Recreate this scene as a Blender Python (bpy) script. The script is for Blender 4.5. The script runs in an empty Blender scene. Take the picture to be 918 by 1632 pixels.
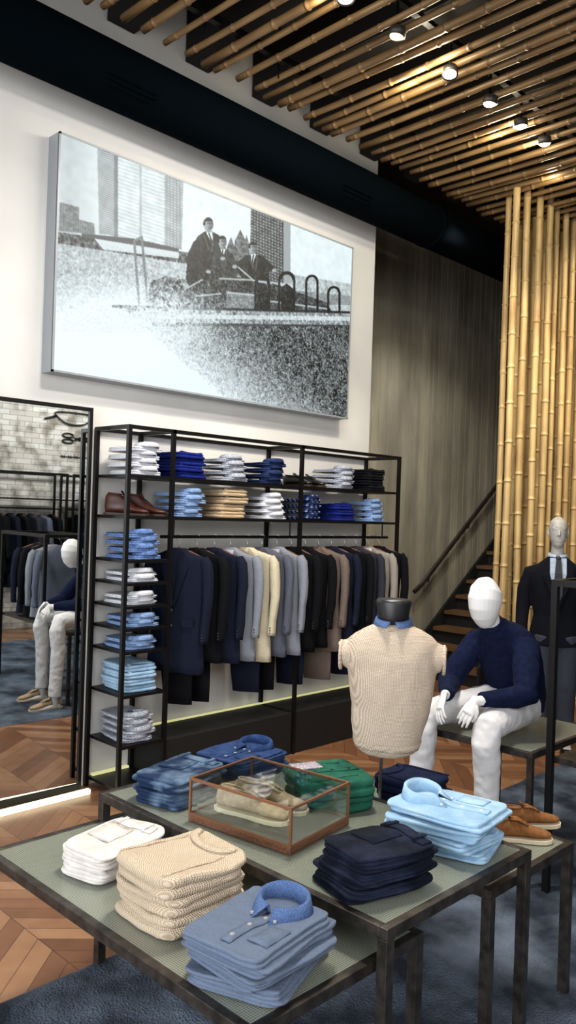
import bpy,bmesh,math,random
import numpy as np
from mathutils import Vector,Matrix,noise
S=bpy.context.scene; C=S.collection
PI=math.pi
rnd=random.Random(7)
V=Vector
# ---------------- camera frame -----------------
H=1.75; FPX=1300.0; A=math.radians(44.5); ROLL=math.atan(0.033)
Fd=V((math.cos(A),math.sin(A),0)); Rt=V((math.sin(A),-math.cos(A),0)); Up=V((0,0,1))
cd=bpy.data.cameras.new('camera'); cam=bpy.data.objects.new('camera',cd); C.objects.link(cam); S.camera=cam
cd.sensor_fit='VERTICAL'; cd.sensor_height=36; cd.lens=FPX/1632*36; cd.shift_y=2/1632; cd.clip_start=.05
ci=Rt*math.cos(ROLL)+Up*math.sin(ROLL); cj=-Rt*math.sin(ROLL)+Up*math.cos(ROLL)
m=Matrix((ci,cj,-Fd)).transposed().to_4x4(); m.translation=V((0,0,H)); cam.matrix_world=m
def on(px,py,z):      # point of the photo that lies on a horizontal surface of height z
    du=px-459; dv=py-818; c,s=math.cos(ROLL),math.sin(ROLL)
    u=du*c+dv*s; v=dv*c-du*s; t=FPX*(H-z)/v
    p=Fd*t+Rt*(u/FPX*t); return p.x,p.y
# ---------------- materials -----------------
def lin(c): return tuple(((x/255.)**2.2) for x in c)+(1,)
def nodes(name):
    m=bpy.data.materials.new(name); m.use_nodes=True; nt=m.node_tree
    return m,nt,nt.nodes['Principled BSDF']
def M(name,col,rough=.7,metal=0,col2=None,scale=15,bump=0,bscale=150,st=(1,1,1),kind='noise',lo=.35,hi=.65,k=500,spec=None,sheen=0,dirs=None,bd=.004):
    m,nt,b=nodes(name); N=nt.nodes.new; L=nt.links.new
    b.inputs['Roughness'].default_value=rough; b.inputs['Metallic'].default_value=metal
    if spec is not None: b.inputs['Specular IOR Level'].default_value=spec
    c1=lin(col); b.inputs['Base Color'].default_value=c1
    tc=N('ShaderNodeTexCoord'); mp=N('ShaderNodeMapping'); mp.inputs['Scale'].default_value=st; L(tc.outputs['Object'],mp.inputs['Vector'])
    if kind=='knit' or kind=='grid':
        sn=[]
        for d in (dirs or (((1,1,1),(1,-1,.3)) if kind=='knit' else ((1,0,0),(0,1,0)))):
            dt=N('ShaderNodeVectorMath'); dt.operation='DOT_PRODUCT'; dt.inputs[1].default_value=d; L(tc.outputs['Object'],dt.inputs[0])
            mu=N('ShaderNodeMath'); mu.operation='MULTIPLY'; mu.inputs[1].default_value=k; L(dt.outputs['Value'],mu.inputs[0])
            si=N('ShaderNodeMath'); si.operation='SINE'; L(mu.outputs[0],si.inputs[0]); sn.append(si)
        mm=N('ShaderNodeMath'); mm.operation='MULTIPLY' if kind=='knit' else 'MAXIMUM'; L(sn[0].outputs[0],mm.inputs[0]); L(sn[1].outputs[0],mm.inputs[1])
        fac=N('ShaderNodeMath'); fac.operation='MULTIPLY_ADD'; fac.inputs[1].default_value=.5; fac.inputs[2].default_value=.5; L(mm.outputs[0],fac.inputs[0])
        out=fac.outputs[0]
        rp=N('ShaderNodeValToRGB'); rp.color_ramp.elements[0].color=lin(col2 or col); rp.color_ramp.elements[1].color=c1
        rp.color_ramp.elements[0].position=.2 if kind=='knit' else .80; rp.color_ramp.elements[1].position=.6 if kind=='knit' else 1
        if kind=='grid': rp.color_ramp.elements[0].color=c1; rp.color_ramp.elements[1].color=lin(col2)
        L(out,rp.inputs[0]); L(rp.outputs[0],b.inputs['Base Color'])
        bp=N('ShaderNodeBump'); bp.inputs['Strength'].default_value=bump; bp.inputs['Distance'].default_value=.003; L(out,bp.inputs['Height']); L(bp.outputs[0],b.inputs['Normal'])
        return m
    if col2:
        n=None
        if kind=='voro':
            n=N('ShaderNodeTexVoronoi'); n.inputs['Scale'].default_value=scale; o=n.outputs['Distance']
        elif kind=='plaid':
            ws=[]
            for ax in 'XYZ':
                w=N('ShaderNodeTexWave'); w.bands_direction=ax; w.inputs['Scale'].default_value=scale; L(mp.outputs[0],w.inputs['Vector']); ws.append(w)
            a1=N('ShaderNodeMath'); a1.operation='MULTIPLY'; a2=N('ShaderNodeMath'); a2.operation='ADD'; a3=N('ShaderNodeMath'); a3.operation='MULTIPLY'; a3.inputs[1].default_value=.4
            L(ws[0].outputs['Fac'],a1.inputs[0]); L(ws[1].outputs['Fac'],a1.inputs[1]); L(a1.outputs[0],a2.inputs[0]); L(ws[2].outputs['Fac'],a3.inputs[0]); L(a3.outputs[0],a2.inputs[1]); o=a2.outputs[0]
        else:
            n=N('ShaderNodeTexNoise'); n.inputs['Scale'].default_value=scale; n.inputs['Detail'].default_value=6; o=n.outputs['Fac']
        if n: L(mp.outputs[0],n.inputs['Vector'])
        rp=N('ShaderNodeValToRGB'); e=rp.color_ramp.elements; e[0].color=c1; e[1].color=lin(col2); e[0].position=lo; e[1].position=hi
        L(o,rp.inputs[0]); L(rp.outputs[0],b.inputs['Base Color'])
    if bump:
        n2=N('ShaderNodeTexNoise'); n2.inputs['Scale'].default_value=bscale; n2.inputs['Detail'].default_value=3; L(mp.outputs[0],n2.inputs['Vector'])
        bp=N('ShaderNodeBump'); bp.inputs['Strength'].default_value=bump; bp.inputs['Distance'].default_value=bd; L(n2.outputs['Fac'],bp.inputs['Height']); L(bp.outputs[0],b.inputs['Normal'])
    return m
def emis(name,col,st):
    m,nt,b=nodes(name); b.inputs['Base Color'].default_value=lin(col); b.inputs['Emission Color'].default_value=lin(col); b.inputs['Emission Strength'].default_value=st; return m
def fab(name,col,col2=None,**k):
    a=dict(rough=.92,bump=.6,bscale=24,bd=.016,scale=60,spec=.15); a.update(k)
    return M(name,col,col2=col2 or tuple(int(c*.86) for c in col),**a)
steel=M('raw_steel',(82,77,72),.42,.75,col2=(52,48,45),scale=22,bump=.05)
black=M('black_metal',(22,21,21),.45,.5)
blackw=M('black_board',(12,12,12),.7)
wallm=M('white_plaster',(216,214,209),.9,col2=(208,206,202),scale=2)
F_={}
F_['chambray']=fab('grey_chambray',(86,97,116),(101,112,132),scale=600)
F_['denimcollar']=fab('blue_chambray',(62,82,122),(86,106,144),scale=300)
F_['lightblue']=fab('light_blue_cotton',(128,161,190),(154,183,206),scale=14)
F_['paleshirt']=fab('pale_shirting',(168,182,198),(156,170,188),scale=40)
F_['white']=fab('white_cotton',(212,213,218),(194,196,204),scale=40)
F_['greyshirt']=fab('patterned_grey_cotton',(190,192,200),(112,120,138),scale=160,lo=.42,hi=.6)
F_['blueshirt']=fab('blue_cotton',(80,106,160),(116,142,190),scale=80)
F_['paleblue']=fab('pale_blue_cotton',(138,162,198),(108,136,180),scale=80)
F_['navy']=fab('navy_cotton',(30,40,70),(42,56,92),scale=60)
F_['royal']=fab('royal_blue_wool',(30,42,120),(22,32,96),scale=60)
F_['blacky']=fab('black_wool',(18,19,24),(26,27,32))
F_['tan']=M('tan_knit',(192,168,136),.95,col2=(150,126,96),kind='knit',bump=.8,k=500)
F_['cream']=M('cream_moss_stitch_knit',(218,201,178),.95,col2=(166,143,116),kind='knit',bump=1,k=900,spec=.1,dirs=((1,0,.9),(0,1,.9)))
F_['creamvest']=M('cream_waffle_knit',(206,189,170),.95,col2=(160,140,120),kind='knit',bump=1,k=620,spec=.1,dirs=((.8,.6,1),(.8,.6,-1)))
F_['plaid']=fab('navy_plaid',(26,36,70),(120,136,176),kind='plaid',scale=7,lo=.5,hi=1.0)
F_['whitejean']=fab('white_denim',(212,207,201),(196,190,184),scale=30)
F_['jean']=fab('washed_denim',(32,46,70),(104,126,150),scale=14,lo=.44,hi=.74)
F_['denim']=fab('mid_denim',(32,48,82),(48,68,108),scale=30)
F_['darkjean']=fab('indigo_denim',(17,21,33),(36,42,60),scale=14,lo=.45,hi=.75,bump=.7)
F_['green']=fab('green_wool',(42,96,78),(34,78,64),scale=20)
F_['navywool']=fab('navy_wool',(22,30,56),(16,23,44),scale=40,bump=.4,bscale=12,bd=.018)
wood=M('aged_wood',(112,72,48),.5,col2=(78,48,30),scale=12,st=(1,8,8),bump=.2)
copper=M('bronze_frame',(128,88,64),.4,.5)
suede=fab('beige_suede',(172,150,124),(150,128,104),scale=50,bump=.1)
browns=fab('tan_suede',(132,90,56),(112,74,44),scale=50,bump=.1)
brownl=M('brown_leather',(76,38,26),.38,col2=(56,27,18),scale=20)
blackl=M('black_leather',(18,17,18),.35)
lace=M('lace_cord',(104,84,64),.8)
solem=M('pale_rubber_sole',(206,190,162),.6); sold=M('dark_sole',(50,32,22),.6)
darkin=M('shoe_lining',(62,48,38),.9)
btn=M('horn_button',(150,150,150),.3); btnd=M('dark_button',(40,34,32),.3)
mann=M('mannequin_white',(222,220,218),.45)
bamb=M('bamboo',(132,103,66),.45,col2=(76,56,34),scale=4,st=(3,3,.6),lo=.3,hi=.75)
bambn=M('bamboo_vertical',(196,168,114),.4,col2=(136,104,62),scale=5,st=(3,3,.5),lo=.3,hi=.78)
def glassm(name,tint):
    m=bpy.data.materials.new(name); m.use_nodes=True; nt=m.node_tree; nt.nodes.clear(); N=nt.nodes.new
    o=N('ShaderNodeOutputMaterial'); mx=N('ShaderNodeMixShader'); t=N('ShaderNodeBsdfTransparent'); g=N('ShaderNodeBsdfGlossy'); f=N('ShaderNodeLayerWeight')
    f.inputs[0].default_value=.5; p=N('ShaderNodeMath'); p.operation='POWER'; p.inputs[1].default_value=3.2; q=N('ShaderNodeMath'); q.operation='MULTIPLY_ADD'; q.inputs[1].default_value=.6; q.inputs[2].default_value=.07
    t.inputs[0].default_value=tint; g.inputs['Roughness'].default_value=.02
    nt.links.new(f.outputs['Facing'],p.inputs[0]); nt.links.new(p.outputs[0],q.inputs[0])
    nt.links.new(q.outputs[0],mx.inputs[0]); nt.links.new(t.outputs[0],mx.inputs[1]); nt.links.new(g.outputs[0],mx.inputs[2]); nt.links.new(mx.outputs[0],o.inputs[0]); return m
glass=glassm('clear_glass',(.95,.985,.975,1))
mirrorm=M('mirror_silver',(228,233,233),.012,1)
tabletop=M('woven_wire_glass',(100,104,93),.12,col2=(150,155,141),kind='grid',bump=.22,k=820,spec=1.0)
ledm=emis('led_strip_light',(255,246,205),2.2)
ledg=emis('led_strip_dim',(214,212,150),.6)
# ---------------- mesh builder -----------------
def frame(T,side):
    s=side-T*side.dot(T)
    if s.length<1e-4: s=T.orthogonal()
    s.normalize(); return s,T.cross(s).normalized()
class MB:
    def __init__(s): s.v=[]; s.f=[]
    def add(s,vs,fs):
        k=len(s.v); s.v+= [tuple(p) for p in vs]; s.f+=[tuple(i+k for i in f) for f in fs]; return s
    def box(s,c,d,rz=0,mat=None):
        x,y,z=[q/2 for q in d]; vs=[V((a*x,b*y,e*z)) for e in (-1,1) for b in (-1,1) for a in (-1,1)]
        R=Matrix.Rotation(rz,3,'Z') if mat is None else mat
        vs=[R@p+V(c) for p in vs]
        return s.add(vs,[(0,2,3,1),(4,5,7,6),(0,1,5,4),(2,6,7,3),(0,4,6,2),(1,3,7,5)])
    def span(s,a,b): return s.box([(a[i]+b[i])/2 for i in range(3)],[abs(a[i]-b[i]) for i in range(3)])
    def loft(s,pts,rad,side=V((0,1,0)),n=12,cap=.5,pw=1):
        pts=[V(p) for p in pts]; m=len(pts)
        if not isinstance(rad,(list,)): rad=[rad]*m
        rad=[(r,r) if not isinstance(r,tuple) else r for r in rad]
        k=len(s.v); rings=[]
        for i,p in enumerate(pts):
            T=(pts[min(i+1,m-1)]-pts[max(i-1,0)]).normalized(); a,b=frame(T,V(side))
            if i==0: T0=T
            ring=[]
            for j in range(n):
                t=2*PI*j/n; c,q=math.cos(t),math.sin(t)
                c=math.copysign(abs(c)**pw,c); q=math.copysign(abs(q)**pw,q)
                ring.append(p+a*c*rad[i][0]+b*q*rad[i][1])
            rings.append(ring)
        s.v+=[tuple(q) for r in rings for q in r]
        for i in range(m-1):
            for j in range(n):
                j2=(j+1)%n; s.f.append((k+i*n+j,k+i*n+j2,k+(i+1)*n+j2,k+(i+1)*n+j))
        e0=pts[0]-T0*min(rad[0])*cap; e1=pts[-1]+T*min(rad[-1])*cap
        a0=len(s.v); s.v+=[tuple(e0),tuple(e1)]
        for j in range(n):
            j2=(j+1)%n; s.f.append((a0,k+j2,k+j)); s.f.append((a0+1,k+(m-1)*n+j,k+(m-1)*n+j2))
        return s
    def tube(s,pts,r,n=8): return s.loft(pts,r,side=V((.3,.9,.2)),n=n,cap=0)
    def cyl(s,c,r,h,n=20): return s.loft([V(c),V(c)+V((0,0,h))],r,n=n,cap=0)
    def ball(s,c,r,n=14):
        rx,ry,rz=r if isinstance(r,tuple) else (r,r,r); pts=[];rad=[]
        for i in range(1,9):
            a=PI*i/9; pts.append(V(c)+V((0,0,-rz*math.cos(a)))); rad.append((ry*math.sin(a),rx*math.sin(a)))
        s.loft(pts,rad,n=n,cap=0); s.v[-2]=tuple(V(c)-V((0,0,rz))); s.v[-1]=tuple(V(c)+V((0,0,rz))); return s
    def wob(s,amp,fr,seed=0,fz=None):
        o=[]
        for p in s.v:
            q=V((p[0]*fr,p[1]*fr,p[2]*(fz or fr)))+V((seed*3.1,0,0)); d=noise.noise_vector(q); o.append((p[0]+d.x*amp,p[1]+d.y*amp,p[2]+d.z*amp*.5))
        s.v=o; return s
    def build(s,name,mat,parent=None,smooth=False,solid=0,remesh=0,sm=4,bevel=0,sub=0,wr=None):
        me=bpy.data.meshes.new(name); me.from_pydata(s.v,[],s.f); me.materials.append(mat)
        bm=bmesh.new(); bm.from_mesh(me); bmesh.ops.recalc_face_normals(bm,faces=bm.faces); bm.to_mesh(me); bm.free()
        if smooth: me.polygons.foreach_set('use_smooth',[True]*len(me.polygons))
        o=bpy.data.objects.new(name,me); C.objects.link(o)
        if parent: o.parent=parent
        if solid: q=o.modifiers.new('s','SOLIDIFY'); q.thickness=solid; q.offset=0
        if remesh:
            q=o.modifiers.new('r','REMESH'); q.mode='VOXEL'; q.voxel_size=remesh; q.use_smooth_shade=True
            if sm: q=o.modifiers.new('m','SMOOTH'); q.iterations=sm; q.factor=.5
        if wr:
            tx=bpy.data.textures.new(name+'_folds','CLOUDS'); tx.noise_scale=wr[1]; tx.noise_depth=1
            q=o.modifiers.new('w','DISPLACE'); q.texture=tx; q.strength=wr[0]; q.mid_level=.5
        if bevel: q=o.modifiers.new('b','BEVEL'); q.width=bevel; q.segments=2; q.limit_method='ANGLE'
        if sub: q=o.modifiers.new('u','SUBSURF'); q.levels=sub; q.render_levels=sub
        return o
def tag(o,label=None,cat=None,group=None,kind=None):
    if label: o['label']=label
    if cat: o['category']=cat
    if group: o['group']=group
    if kind: o['kind']=kind
    return o
def thing(name,label,cat,loc=(0,0,0),rz=0,group=None):
    o=bpy.data.objects.new(name,None); C.objects.link(o); o.location=loc; o.rotation_euler=(0,0,rz); o.empty_display_size=.05
    return tag(o,label,cat,group)
def copy_thing(root,loc,rz,label,group=None):
    kids=[q for q in bpy.data.objects if q.parent==root]
    r=root.copy(); C.objects.link(r); r.location=loc; r.rotation_euler=(0,0,rz); r['label']=label
    if group: r['group']=group
    for k in kids:
        c=k.copy(); C.objects.link(c); c.parent=r
        for g in [q for q in bpy.data.objects if q.parent==k]:
            d=g.copy(); C.objects.link(d); d.parent=c
    return r
def struct(name,mb,mat,smooth=False): return tag(mb.build(name,mat,smooth=smooth),kind='structure')
# ---------------- setting -----------------
def floor_mat():
    m,nt,b=nodes('chevron_parquet'); N=nt.nodes.new; L=nt.links.new
    def mth(op,a,b_=None,c=None):
        n=N('ShaderNodeMath'); n.operation=op
        for i,q in enumerate((a,b_,c)):
            if q is None: continue
            if isinstance(q,(int,float)): n.inputs[i].default_value=q
            else: L(q,n.inputs[i])
        return n.outputs[0]
    tc=N('ShaderNodeTexCoord'); sp=N('ShaderNodeSeparateXYZ'); L(tc.outputs['Object'],sp.inputs[0]); x,y=sp.outputs[0],sp.outputs[1]
    W=.42; pw=.085
    pp=mth('PINGPONG',x,W); col=mth('FLOOR',mth('DIVIDE',x,W)); bb=mth('DIVIDE',mth('ADD',y,mth('MULTIPLY',pp,.9)),pw*1.35)
    idx=mth('FLOOR',bb); fr=mth('FRACT',bb)
    cx=N('ShaderNodeCombineXYZ'); L(col,cx.inputs[0]); L(idx,cx.inputs[1])
    wn=N('ShaderNodeTexWhiteNoise'); L(cx.outputs[0],wn.inputs['Vector'])
    ns=N('ShaderNodeTexNoise'); ns.inputs['Scale'].default_value=9; ns.inputs['Detail'].default_value=5; L(tc.outputs['Object'],ns.inputs['Vector'])
    f=mth('ADD',mth('MULTIPLY',wn.outputs['Value'],.6),mth('MULTIPLY',ns.outputs['Fac'],.45))
    rp=N('ShaderNodeValToRGB'); e=rp.color_ramp.elements; e[0].color=lin((82,54,38)); e[1].color=lin((160,122,90)); e.new(.5).color=lin((120,82,58)); L(f,rp.inputs[0])
    gap=mth('MAXIMUM',mth('LESS_THAN',fr,.035),mth('LESS_THAN',mth('FRACT',mth('DIVIDE',x,W)),.008))
    mx=N('ShaderNodeMix'); mx.data_type='RGBA'; L(gap,mx.inputs['Factor']); L(rp.outputs[0],mx.inputs['A']); mx.inputs['B'].default_value=lin((60,38,28)); L(mx.outputs['Result'],b.inputs['Base Color'])
    b.inputs['Roughness'].default_value=.34; return m
struct('floor',MB().span((-3,-2.2,-.05),(12,5.4,0)),floor_mat())
struct('wall_back',MB().span((-3,4.47,0),(5.52,4.62,5.3)),wallm)
struct('wall_return',MB().span((5.37,4.62,0),(5.52,5.4,5.3)),wallm)
conc=M('board_formed_concrete',(138,133,117),.88,col2=(98,93,81),scale=1.8,st=(1.5,1,.5),lo=.30,hi=.72,bump=.8,bscale=5,bd=.02)
mb=MB(); mb.span((5.52,5.4,0),(12,5.6,5.3))
x=5.55; R5=random.Random(5)
while x<12:
    wd_=R5.uniform(.05,.08); mb.span((x,5.397-R5.uniform(0,.004),0),(x+wd_,5.4,5.3)); x+=wd_+R5.uniform(.03,.07)
struct('wall_concrete',mb,conc)
struct('wall_end',MB().span((12,-2.2,0),(12.2,5.4,5.3)),M('dark_wall',(48,44,42),.9))
def brick():
    m,nt,b=nodes('white_painted_brick'); N=nt.nodes.new; L=nt.links.new
    tc=N('ShaderNodeTexCoord'); mp=N('ShaderNodeMapping'); mp.inputs['Rotation'].default_value=(PI/2,0,0); L(tc.outputs['Object'],mp.inputs[0])
    br=N('ShaderNodeTexBrick'); br.inputs['Color1'].default_value=lin((222,220,214)); br.inputs['Color2'].default_value=lin((194,188,178)); br.inputs['Mortar'].default_value=lin((172,166,158))
    br.inputs['Scale'].default_value=1; br.inputs['Brick Width'].default_value=.22; br.inputs['Row Height'].default_value=.075; br.inputs['Mortar Size'].default_value=.005
    ns=N('ShaderNodeTexNoise'); ns.inputs['Scale'].default_value=4.5; ns.inputs['Detail'].default_value=10; L(tc.outputs['Object'],ns.inputs[0])
    rp=N('ShaderNodeValToRGB'); rp.color_ramp.elements[0].position=.36; rp.color_ramp.elements[0].color=(.42,.40,.36,1); rp.color_ramp.elements[1].position=.54; rp.color_ramp.elements[1].color=(1,1,1,1); L(ns.outputs['Fac'],rp.inputs[0])
    mx=N('ShaderNodeMix'); mx.data_type='RGBA'; mx.blend_type='MULTIPLY'; mx.inputs['Factor'].default_value=1; L(br.outputs[0],mx.inputs['A']); L(rp.outputs[0],mx.inputs['B'])
    L(mp.outputs[0],br.inputs[0]); L(mx.outputs['Result'],b.inputs['Base Color']); b.inputs['Roughness'].default_value=.9
    bp=N('ShaderNodeBump'); bp.inputs['Distance'].default_value=.01; bp.invert=True; L(br.outputs['Fac'],bp.inputs['Height']); L(bp.outputs[0],b.inputs['Normal']); return m
struct('wall_front',MB().span((-3,-2.35,0),(12,-2.2,5.3)),brick())
mb=MB(); mb.span((-3.15,-2.2,0),(-3,5.4,.3)); mb.span((-3.15,-2.2,3.4),(-3,5.4,5.3)); mb.span((-3.15,-2.2,.3),(-3,-1.6,3.4)); mb.span((-3.15,3.8,.3),(-3,5.4,3.4))
struct('wall_left',mb,wallm)
mb=MB()
for yy in (-1.6,.2,2.0,3.74): mb.span((-3.1,yy,.3),(-3.04,yy+.06,3.4))
struct('window_1',mb,black)
struct('ceiling',MB().span((-3,-2.35,5.3),(12,5.6,5.4)),M('dark_ceiling',(44,38,32),.95,col2=(28,25,22),scale=4))
mb=MB(); x=.3
while x<12: mb.span((x,-1,4.80),(x+.20,4.46,5.3)); x+=.62
struct('ceiling_joists',mb,M('dark_joist',(30,26,24),.9))
mb=MB()
for yy in (1.1,3.60): mb.span((-1,yy,4.528),(12,yy+.04,4.57))
struct('ceiling_battens',mb,black)
# rug
rugm=M('blue_grey_shag',(26,35,50),.95,col2=(112,126,144),scale=3.2,lo=.38,hi=.70,bump=1,bscale=110,bd=.02)
mb=MB(); nx,ny=170,110
vs=[];fs=[]
for j in range(ny+1):
    for i in range(nx+1):
        x=.2+5.9*i/nx; y=-1.1+3.78*j/ny; e=min(i,j,nx-i,ny-j)
        vs.append((x,y,.002+(.02+.012*noise.noise(V((x*14,y*14,0)))+.009*noise.noise(V((x*34,y*34,3))) if e>0 else 0)))
for j in range(ny):
    for i in range(nx):
        a=j*(nx+1)+i; fs.append((a,a+1,a+nx+2,a+nx+1))
mb.add(vs,fs); tag(mb.build('rug',rugm,smooth=True),'large shaggy blue grey rug lying on the parquet under the tables','rug')
# duct
DY,DZ,DR=4.19,4.305,.18
mb=MB(); mb.loft([V((-2.9,DY,DZ)),V((11.9,DY,DZ))],DR,side=V((0,0,1)),n=40,cap=0)
d=thing('air_duct','large round black air duct running along the top of the white wall','duct',(0,0,0))
ductm=M('duct_black',(11,16,19),1.0,0,spec=.02); o=mb.build('duct_pipe',ductm,d,smooth=True)
for xx in (5.9,8.0):
    MB().loft([V((xx-.02,DY,DZ)),V((xx+.02,DY,DZ))],DR+.005,side=V((0,0,1)),n=40,cap=0).build('joint_ring',ductm,d,smooth=True)
for xx in (2.7,4.75):
    m_=MB()
    for k in range(3): m_.box((xx,DY-.169+.013*k,DZ-.09-.024*k),(.34,.006,.006))
    m_.build('air_slot',ductm,d)
# bamboo poles
def bamboo_mesh(L,r,seed,step=.3):
    R=random.Random(seed); pts=[];rad=[]; node=R.uniform(.05,step)
    while node<L-.03:
        for dz,rr in ((-.02,1.0),(-.008,1.0),(-.004,1.16),(.004,1.16),(.008,.96),(.03,.99)): pts.append(V((0,0,node+dz))); rad.append(r*rr)
        node+=step*R.uniform(.85,1.15)
    pts=[V((0,0,0))]+pts+[V((0,0,L))]; rad=[r]+rad+[r]
    wb=[V((.014*noise.noise(V((p.z*.6,seed,0))),.010*noise.noise(V((p.z*.6,seed,7))),0)) for p in pts]
    return [p+w for p,w in zip(pts,wb)],rad
pm=[]
for k in range(4):
    p,r=bamboo_mesh(4.3,.022,k+1); pm.append(MB().loft(p,r,n=10,cap=0,side=V((1,0,0))).build('bamboo_pole',bamb,smooth=True))
x=.9; i=0
while x<11.9:
    o=pm[i] if i<4 else pm[i%4].copy()
    if i>=4: C.objects.link(o)
    o.location=(x,3.97-.05*rnd.random(),4.5+rnd.uniform(-.004,.004)); o.rotation_euler=(PI/2,0,rnd.uniform(-.016,.016))
    o.scale=(rnd.uniform(.8,1.2),)*2+(1,)
    tag(o,'tan bamboo pole laid across the dark ceiling among parallel poles','bamboo pole','bamboo poles of the ceiling')
    x+=rnd.choice((.09,.12,.14,.16)); i+=1
vp=[]
for k in range(4):
    p,r=bamboo_mesh(4.60,.028,k+21,.32); vp.append(MB().loft(p,r,n=12,cap=0,side=V((1,0,0))).build('bamboo_pole',bambn,smooth=True))
i=0
for row,(yy,x0,sp) in enumerate(((3.42,6.04,.165),(3.62,6.24,.16),(3.82,6.9,.18))):
    x=x0
    while x<9.4:
        o=vp[i] if i<4 else vp[i%4].copy()
        if i>=4: C.objects.link(o)
        o.location=(x,yy+rnd.uniform(-.03,.03),.0); o.rotation_euler=(rnd.uniform(-.004,.004),rnd.uniform(-.004,.004),rnd.uniform(0,6))
        o.scale=(rnd.uniform(.75,1.15),)*2+(1,)
        tag(o,'upright golden bamboo pole in the screen before the stairs','bamboo pole','upright poles of the bamboo screen')
        x+=sp*rnd.uniform(.8,1.2); i+=1
for k,w in enumerate(('first','second','third','fourth','fifth')):
    xx=(2.12,2.95,3.55,4.3,4.85)[k]
    tag(MB().tube([(xx,3.7,4.48),(xx,3.7,5.3)],.005).build('hanging_rod',black),'thin black rod hanging from the joists, %s from the left along the duct'%w,'rod')
# spotlights
bulb=emis('spot_bulb',(255,236,196),22); bulbd=emis('spot_bulb_dim',(255,226,180),1.5)
tag(MB().span((2.6,2.80,4.62),(6.0,2.84,4.65)).build('light_track',black),'black light track above the bamboo poles carrying the spotlights','light track')
ordn=['nearest','second','third','fourth','fifth','farthest']
tgt=[(2.0,1.7,.8),(3.4,4.0,1.3),(1.9,1.7,.8),(4.8,4.2,1.3),(5.9,2.9,1.2),(6.6,3.4,2.0)]
can=M('spot_housing',(50,46,42),.5,.3)
for k,xx in enumerate((3.17,3.61,4.14,4.6,5.0,5.34)):
    yy=2.82
    t=thing('spotlight','%s ceiling spotlight of the row between the bamboo poles'%ordn[k],'spotlight',(xx,yy,4.43),0,'row of ceiling spotlights')
    d=(V(tgt[k])-V((xx,yy,4.43))).normalized(); d=(d*(.8+.3*(k%3))+V((0,0,-1))).normalized()
    MB().loft([-d*.05,-d*.045,d*.0],[.03,.045,.05],n=20,cap=0).build('lamp_housing',can,t,smooth=True)
    MB().ball(tuple(d*-.006),(.042,.042,.022),16).build('bulb',bulbd if k==1 else bulb,t,smooth=True)
    MB().tube([(0,0,.19),(0,0,.08),-d*.04],.008).build('arm',black,t)
    ld=bpy.data.lights.new('spot','SPOT'); ld.energy=110; ld.spot_size=math.radians(60); ld.spot_blend=.6; ld.color=(1,.88,.7); ld.shadow_soft_size=.04
    lo=bpy.data.objects.new('spot_lamp',ld); C.objects.link(lo); lo.location=V((xx,yy,4.43))+d*.04; lo.rotation_euler=(V(tgt[k])-lo.location).to_track_quat('-Z','Y').to_euler()
# unseen point lamps added to imitate spot spill along the underside of the bamboo
for xx,yy,e_ in ((4.00,2.80,5),(4.05,2.98,6),(4.10,3.14,5),(5.00,2.90,5),(5.08,3.08,6),(5.36,2.95,5),(3.12,2.98,2.2),(6.0,3.1,3)):
    ld=bpy.data.lights.new('glow','POINT'); ld.energy=e_; ld.color=(1,.91,.66); ld.shadow_soft_size=.02
    lo=bpy.data.objects.new('added_spill',ld); C.objects.link(lo); lo.location=(xx,yy,4.435)
# ---------------- picture -----------------
PX0,PX1,PZ0,PZ1,PY=2.415,5.084,2.535,3.94,4.35
gw,gh=840,442
X=np.linspace(PX0+.012,PX1-.012,gw); Z=np.linspace(PZ1-.012,PZ0+.012,gh)
XX,ZZ=np.meshgrid(X,Z)
T=XX*Fd.x+PY*Fd.y; U=(XX*Rt.x+PY*Rt.y)/T*FPX; W=(H-ZZ)/T*FPX
QX=459+U*math.cos(ROLL)-W*math.sin(ROLL); QY=818+W*math.cos(ROLL)+U*math.sin(ROLL)
rs=np.random.RandomState(3)
R1=rs.rand(gh,gw)
def smooth(a,n):
    for _ in range(n): a=(a+np.roll(a,1,0)+np.roll(a,-1,0)+np.roll(a,1,1)+np.roll(a,-1,1))/5
    return a
R2=smooth(rs.rand(gh,gw),6); R2=(R2-R2.mean())/R2.std()
R3=smooth(rs.rand(gh,gw),60); R3=(R3-R3.mean())/R3.std()
def poly(p):
    ins=np.zeros(QX.shape,bool); n=len(p)
    for i in range(n):
        x1,y1=p[i]; x2,y2=p[(i+1)%n]
        if y1==y2: continue
        c=((QY<y1)!=(QY<y2))&(QX<(x2-x1)*(QY-y1)/(y2-y1)+x1); ins^=c
    return ins
def seg(x1,y1,x2,y2,w):
    L2=(x2-x1)**2+(y2-y1)**2; t=np.clip(((QX-x1)*(x2-x1)+(QY-y1)*(y2-y1))/L2,0,1)
    return (QX-x1-t*(x2-x1))**2+(QY-y1-t*(y2-y1))**2<w*w
def ell(x,y,a,b): return ((QX-x)/a)**2+((QY-y)/b)**2<1
I=np.full(QX.shape,.95)+.012*R3
I-=.16*np.clip(1-np.abs(QX-110)/70,0,1)
shore=378+.16*(QX-95)
I=np.where(QY>shore,.76+.06*R2,I)
I=np.where((QY>shore-8)&(QY<shore+10)&(QX<300),.34+.12*R2,I)
I=np.where(poly([(95,322),(126,330),(126,350),(150,356),(152,374),(94,368)]),.46+.08*(np.sin(QX*1.6)>0)+.04*R2,I)
t1=poly([(155,236),(225,262),(292,284),(290,398),(158,372)])
dy=QY-.33*(QX-155)
b1=.84+.09*(np.sin(dy*1.05)>0)
b1=np.where(QX<182,.56+.24*(np.sin(dy*1.9)>0),b1); b1=np.where(QX>262,.64+.2*(np.sin(dy*1.5)>.2)*(np.sin(QX*1.2)>0),b1)
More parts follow.
